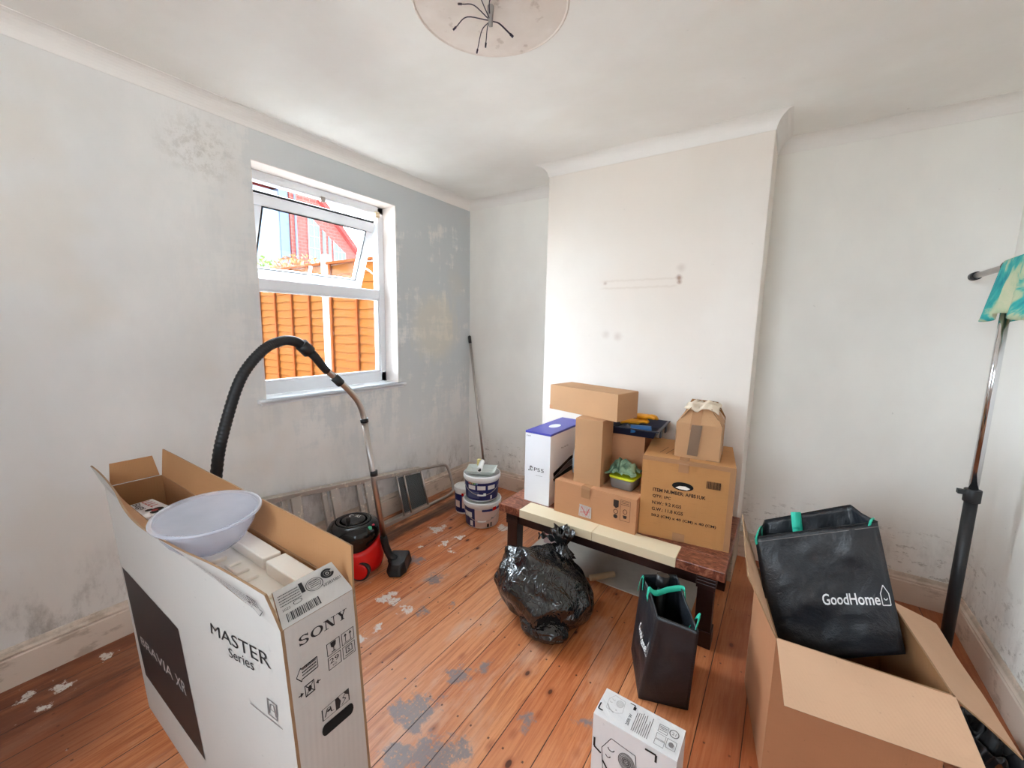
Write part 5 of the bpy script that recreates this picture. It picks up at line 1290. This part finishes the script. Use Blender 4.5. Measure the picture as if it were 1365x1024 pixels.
o = b.build('dyed_cloth', M['dyed'], solid=.003); o.data.transform(Matrix.Translation((-PX, .65, -1.708))); tag(o, 'teal and cream dyed cloth draped over the clothes rail bar', 'cloth', loc=(PX, -.65, 1.708))

# ------------------------------------------------------------------ outside the window
b = MB(); b.box((-40, -22, -.5), (-.3, 22, .2)); o = struct(b.build('ground', M['ground']))
b = MB(); b.box((W+.25, -30, -.5), (30, 20, -.12)); b.box((-.29, -30, -.5), (W+.24, YB-.25, -.12)); o = struct(b.build('ground', M['ground']))
FY = .30
def fence_panel(x0, x1, label, battens, z1=2.19):
    t = thing('garden_fence', label, 'fence', ((x0+x1)/2, FY, .2))
    b = MB(); z = .22; r = random.Random(int(-x0*10)); k_ = 0
    while z < z1-.06:
        hh = .125; nseg = 26; lo = [r.uniform(-.007, .007) for _ in range(nseg+1)]; vs = []
        for i in range(nseg+1):
            x = x0+(x1-x0)*i/nseg; wv = .007*math.sin(x*7+k_)+lo[i]*.5+.010*noise.noise(V(x*5, z*3, 1))
            vs += [V(x, FY-.020, z+wv), V(x, FY-.004, z+hh+wv*.2), V(x, FY+.006, z+hh), V(x, FY-.008, z+wv)]
        b.add(vs, [(4*i+a_, 4*i+4+a_, 4*i+4+(a_+1) % 4, 4*i+(a_+1) % 4) for i in range(nseg) for a_ in range(4)]); z += .108; k_ += 1
    b.build('lap_boards', M['fence'], t)
    for x in battens:
        b = MB(); b.box((x-.022, FY-.045, .22), (x+.022, FY-.018, z1)); b.build('batten', M['batten'], t, bevel=.003)
    b = MB(); b.box((x0, FY-.055, z1), (x1, FY+.03, z1+.028)); b.build('capping_rail', M['batten'], t)
    settle(t)
fence_panel(-4.50, -2.735, 'orange lap fence panel behind the pale post, towards the far buildings', (-4.45, -3.98, -3.52, -3.07))
fence_panel(-2.60, -.285, 'orange lap fence panel nearest the window, tall wavy boards', (-2.555, -2.02, -1.45, -.90, -.33))
fence_panel(-6.40, -4.63, 'orange lap fence panel farthest from the window', (-6.2, -5.6, -5.1))
for i, x in enumerate((-2.668, -4.565)):
    b = MB(); b.box((-.05, -.05, 0), (.05, .05, 2.12)); o = b.build('fence_post', M['post_white'], bevel=.01); tag(o, ('pale concrete post between the two orange fence panels seen through the window', 'pale concrete post at the far end of the orange fence')[i], 'post', loc=(x, FY, .2))
def shrub(label, loc, rad, n_, mat, seed):
    t = thing('garden_shrub', label, 'shrub', loc); r = random.Random(seed); b = MB()
    for _ in range(n_):
        d_ = V(r.gauss(0, 1), r.gauss(0, 1), r.gauss(0, 1)).normalized()*(r.random()**.4); p = V(d_.x*rad[0], d_.y*rad[1], rad[3]+d_.z*rad[2])
        a_ = V(r.gauss(0, 1), r.gauss(0, 1), r.gauss(0, 1)).normalized(); c_ = a_.cross(V(r.gauss(0, 1), r.gauss(0, 1), r.gauss(0, 1))).normalized(); s_ = r.uniform(.03, .06)
        b.add([p-a_*s_, p+c_*s_*.4, p+a_*s_, p-c_*s_*.4], [(0, 1, 2, 3)])
    b.build('foliage', mat, t)
    b = MB()
    for _ in range(5): b.tube([(r.uniform(-.1, .1), r.uniform(-.1, .1), 0), (r.uniform(-.5, .5)*rad[0], r.uniform(-.5, .5)*rad[1], rad[3])], .02, 6)
    b.build('stem', M['bark'], t)
shrub('green leafy shrub showing above the fence top', (-7.0, 1.5, .2), (.75, .5, .8, 1.85), 2600, M['leaf'], 2)
shrub('bronze-leaved shrub showing above the fence, before the brick building', (-5.2, 1.3, .2), (.95, .5, .75, 1.75), 2600, M['leaf_red'], 3)
#BUILDINGS


def prism(b, pts, x0, x1, mi=0):
    n_ = len(pts); b.add([(x0, y, z) for y, z in pts]+[(x1, y, z) for y, z in pts], [tuple(range(n_)), tuple(reversed(range(n_, 2*n_)))]+[(i, n_+i, n_+(i+1) % n_, (i+1) % n_) for i in range(n_)], mi)
    return b
bd = thing('brick_building', 'red brick building with sloping roofline and tall panes beyond the garden fence', 'building', (-13.5, 6.2, .2))
prism(MB(), [(4.93, .2), (7.7, .2), (7.7, 3.85), (5.75, 5.95), (4.93, 6.1)], -15, -12).build('wall', M['brick'], bd)
prism(MB(), [(4.94, 6.1), (5.75, 5.95), (7.75, 3.78), (7.82, 3.9), (5.82, 6.12), (4.94, 6.28)], -15.2, -11.8).build('roof', M['roof_tile'], bd)
for (ya, yb, za, zt0, zt1, nx_, nz_) in ((5.52, 5.92, 3.3, 5.30, 4.90, 2, 4), (6.06, 6.17, 3.5, 4.80, 4.70, 0, 0), (6.28, 6.38, 3.5, 4.62, 4.52, 0, 0), (6.48, 6.95, 3.2, 4.48, 4.12, 3, 3)):
    w_ = prism(MB(), [(ya, za), (yb, za), (yb, zt1), (ya, zt0)], -12.0, -11.97).build('window', M['far_glass'], bd)
    b = MB()
    for i in range(nx_+1):
        y = ya+(yb-ya)*i/max(1, nx_); b.box((-11.975, y-.012, za), (-11.95, y+.012, zt0+(zt1-zt0)*i/max(1, nx_)))
    for j in range(nz_+1):
        z = za+(zt1-za)*j/max(1, nz_); b.box((-11.975, ya, z-.012), (-11.95, yb, z+.012))
    if nx_: b.build('glazing_bars', M['far_bar'], w_)
b = MB(); b.tube([(-11.95, 5.08, .2), (-11.95, 5.08, 6.0)], .035, 8); b.build('downpipe', M['render_edge'], bd)
settle(bd)
pb = thing('rendered_building', 'pale blue rendered building adjoining the brick one beyond the garden', 'building', (-13, 4, .2))
b = MB(); b.box((-15, 1.2, .2), (-12.1, 4.60, 5.75)); b.build('wall', M['render_wall'], pb)
b = MB(); b.box((-15, 4.60, .2), (-12.05, 4.90, 5.85)); b.build('corner_strip', M['render_edge'], pb)
b = MB(); b.box((-15.2, 1.0, 5.95), (-11.95, 4.92, 6.25)); b.box((-15, 1.2, 5.75), (-12.6, 4.6, 5.95)); b.build('roof', M['roof_tile'], pb)
settle(pb)

# ------------------------------------------------------------------ light
wd = bpy.data.worlds.new('World'); sc.world = wd; wd.use_nodes = True
wt = wd.node_tree; bg_ = wt.nodes['Background']
# hazy sky, much brighter on the sunny side
tc = wt.nodes.new('ShaderNodeTexCoord'); dt = wt.nodes.new('ShaderNodeVectorMath'); dt.operation = 'DOT_PRODUCT'; wt.links.new(tc.outputs['Generated'], dt.inputs[0]); dt.inputs[1].default_value = (-.95, -.05, .3)
mr = wt.nodes.new('ShaderNodeMapRange'); mr.interpolation_type = 'SMOOTHSTEP'; wt.links.new(dt.outputs['Value'], mr.inputs[0])
mr.inputs[1].default_value = -.3; mr.inputs[2].default_value = .8; mr.inputs[3].default_value = 3.1; mr.inputs[4].default_value = 12.5
bg_.inputs[0].default_value = (.80, .915, 1.0, 1); wt.links.new(mr.outputs[0], bg_.inputs[1])
def portal(name, loc, rot, sx, sy):
    l = bpy.data.lights.new(name, 'AREA'); l.shape = 'RECTANGLE'; l.size = sx; l.size_y = sy; l.cycles.is_portal = True
    o = bpy.data.objects.new(name, l); COL.objects.link(o); o.location = loc; o.rotation_euler = rot
portal('window_portal', (-.24, (WY0+WY1)/2, (WZ0+WZ1)/2), (0, -PI/2, 0), WZ1-WZ0, WY1-WY0)
portal('side_portal', (W+.18, (SY0+SY1)/2, (SZ0+SZ1)/2), (0, PI/2, 0), SZ1-SZ0, SY1-SY0)
portal('rear_portal', ((RX0+RX1)/2, YB-.18, (RZ0+RZ1)/2), (PI/2, 0, 0), RX1-RX0, RZ1-RZ0)
sl = bpy.data.lights.new('sun', 'SUN'); sl.energy = 3.0; sl.angle = .009; sl.color = (1, .95, .88)
so = bpy.data.objects.new('sun', sl); COL.objects.link(so)
so.rotation_euler = V(.28, 1.0, -1.75).to_track_quat('-Z', 'Y').to_euler(); so.location = (-3, -3, 6)

# ------------------------------------------------------------------ camera
cam = bpy.data.cameras.new('camera'); co = bpy.data.objects.new('camera', cam); COL.objects.link(co); sc.camera = co
cam.sensor_width = 36; cam.lens = 545.0*36/1365; cam.clip_start = .02; cam.clip_end = 200
yaw, pitch, roll = -.58914, .13830, .01908
cy, sy_, cp, sp = math.cos(yaw), math.sin(yaw), math.cos(pitch), math.sin(pitch)
fwd = V(sy_*cp, cy*cp, -sp); rgt = V(cy, -sy_, 0); upv = rgt.cross(fwd)
r2 = rgt*math.cos(roll)+upv*math.sin(roll); u2 = -rgt*math.sin(roll)+upv*math.cos(roll)
co.matrix_world = Matrix(((r2.x, u2.x, -fwd.x, 2.4151), (r2.y, u2.y, -fwd.y, -2.9009), (r2.z, u2.z, -fwd.z, 1.4365), (0, 0, 0, 1)))
sc.view_settings.view_transform = 'Standard'; sc.view_settings.look = 'None'; sc.view_settings.gamma = 1
sc.view_settings.use_curve_mapping = False; sc.view_settings.exposure = 1.44
sc.cycles.use_denoising = True; sc.cycles.max_bounces = 10; sc.cycles.diffuse_bounces = 7; sc.cycles.transparent_max_bounces = 16
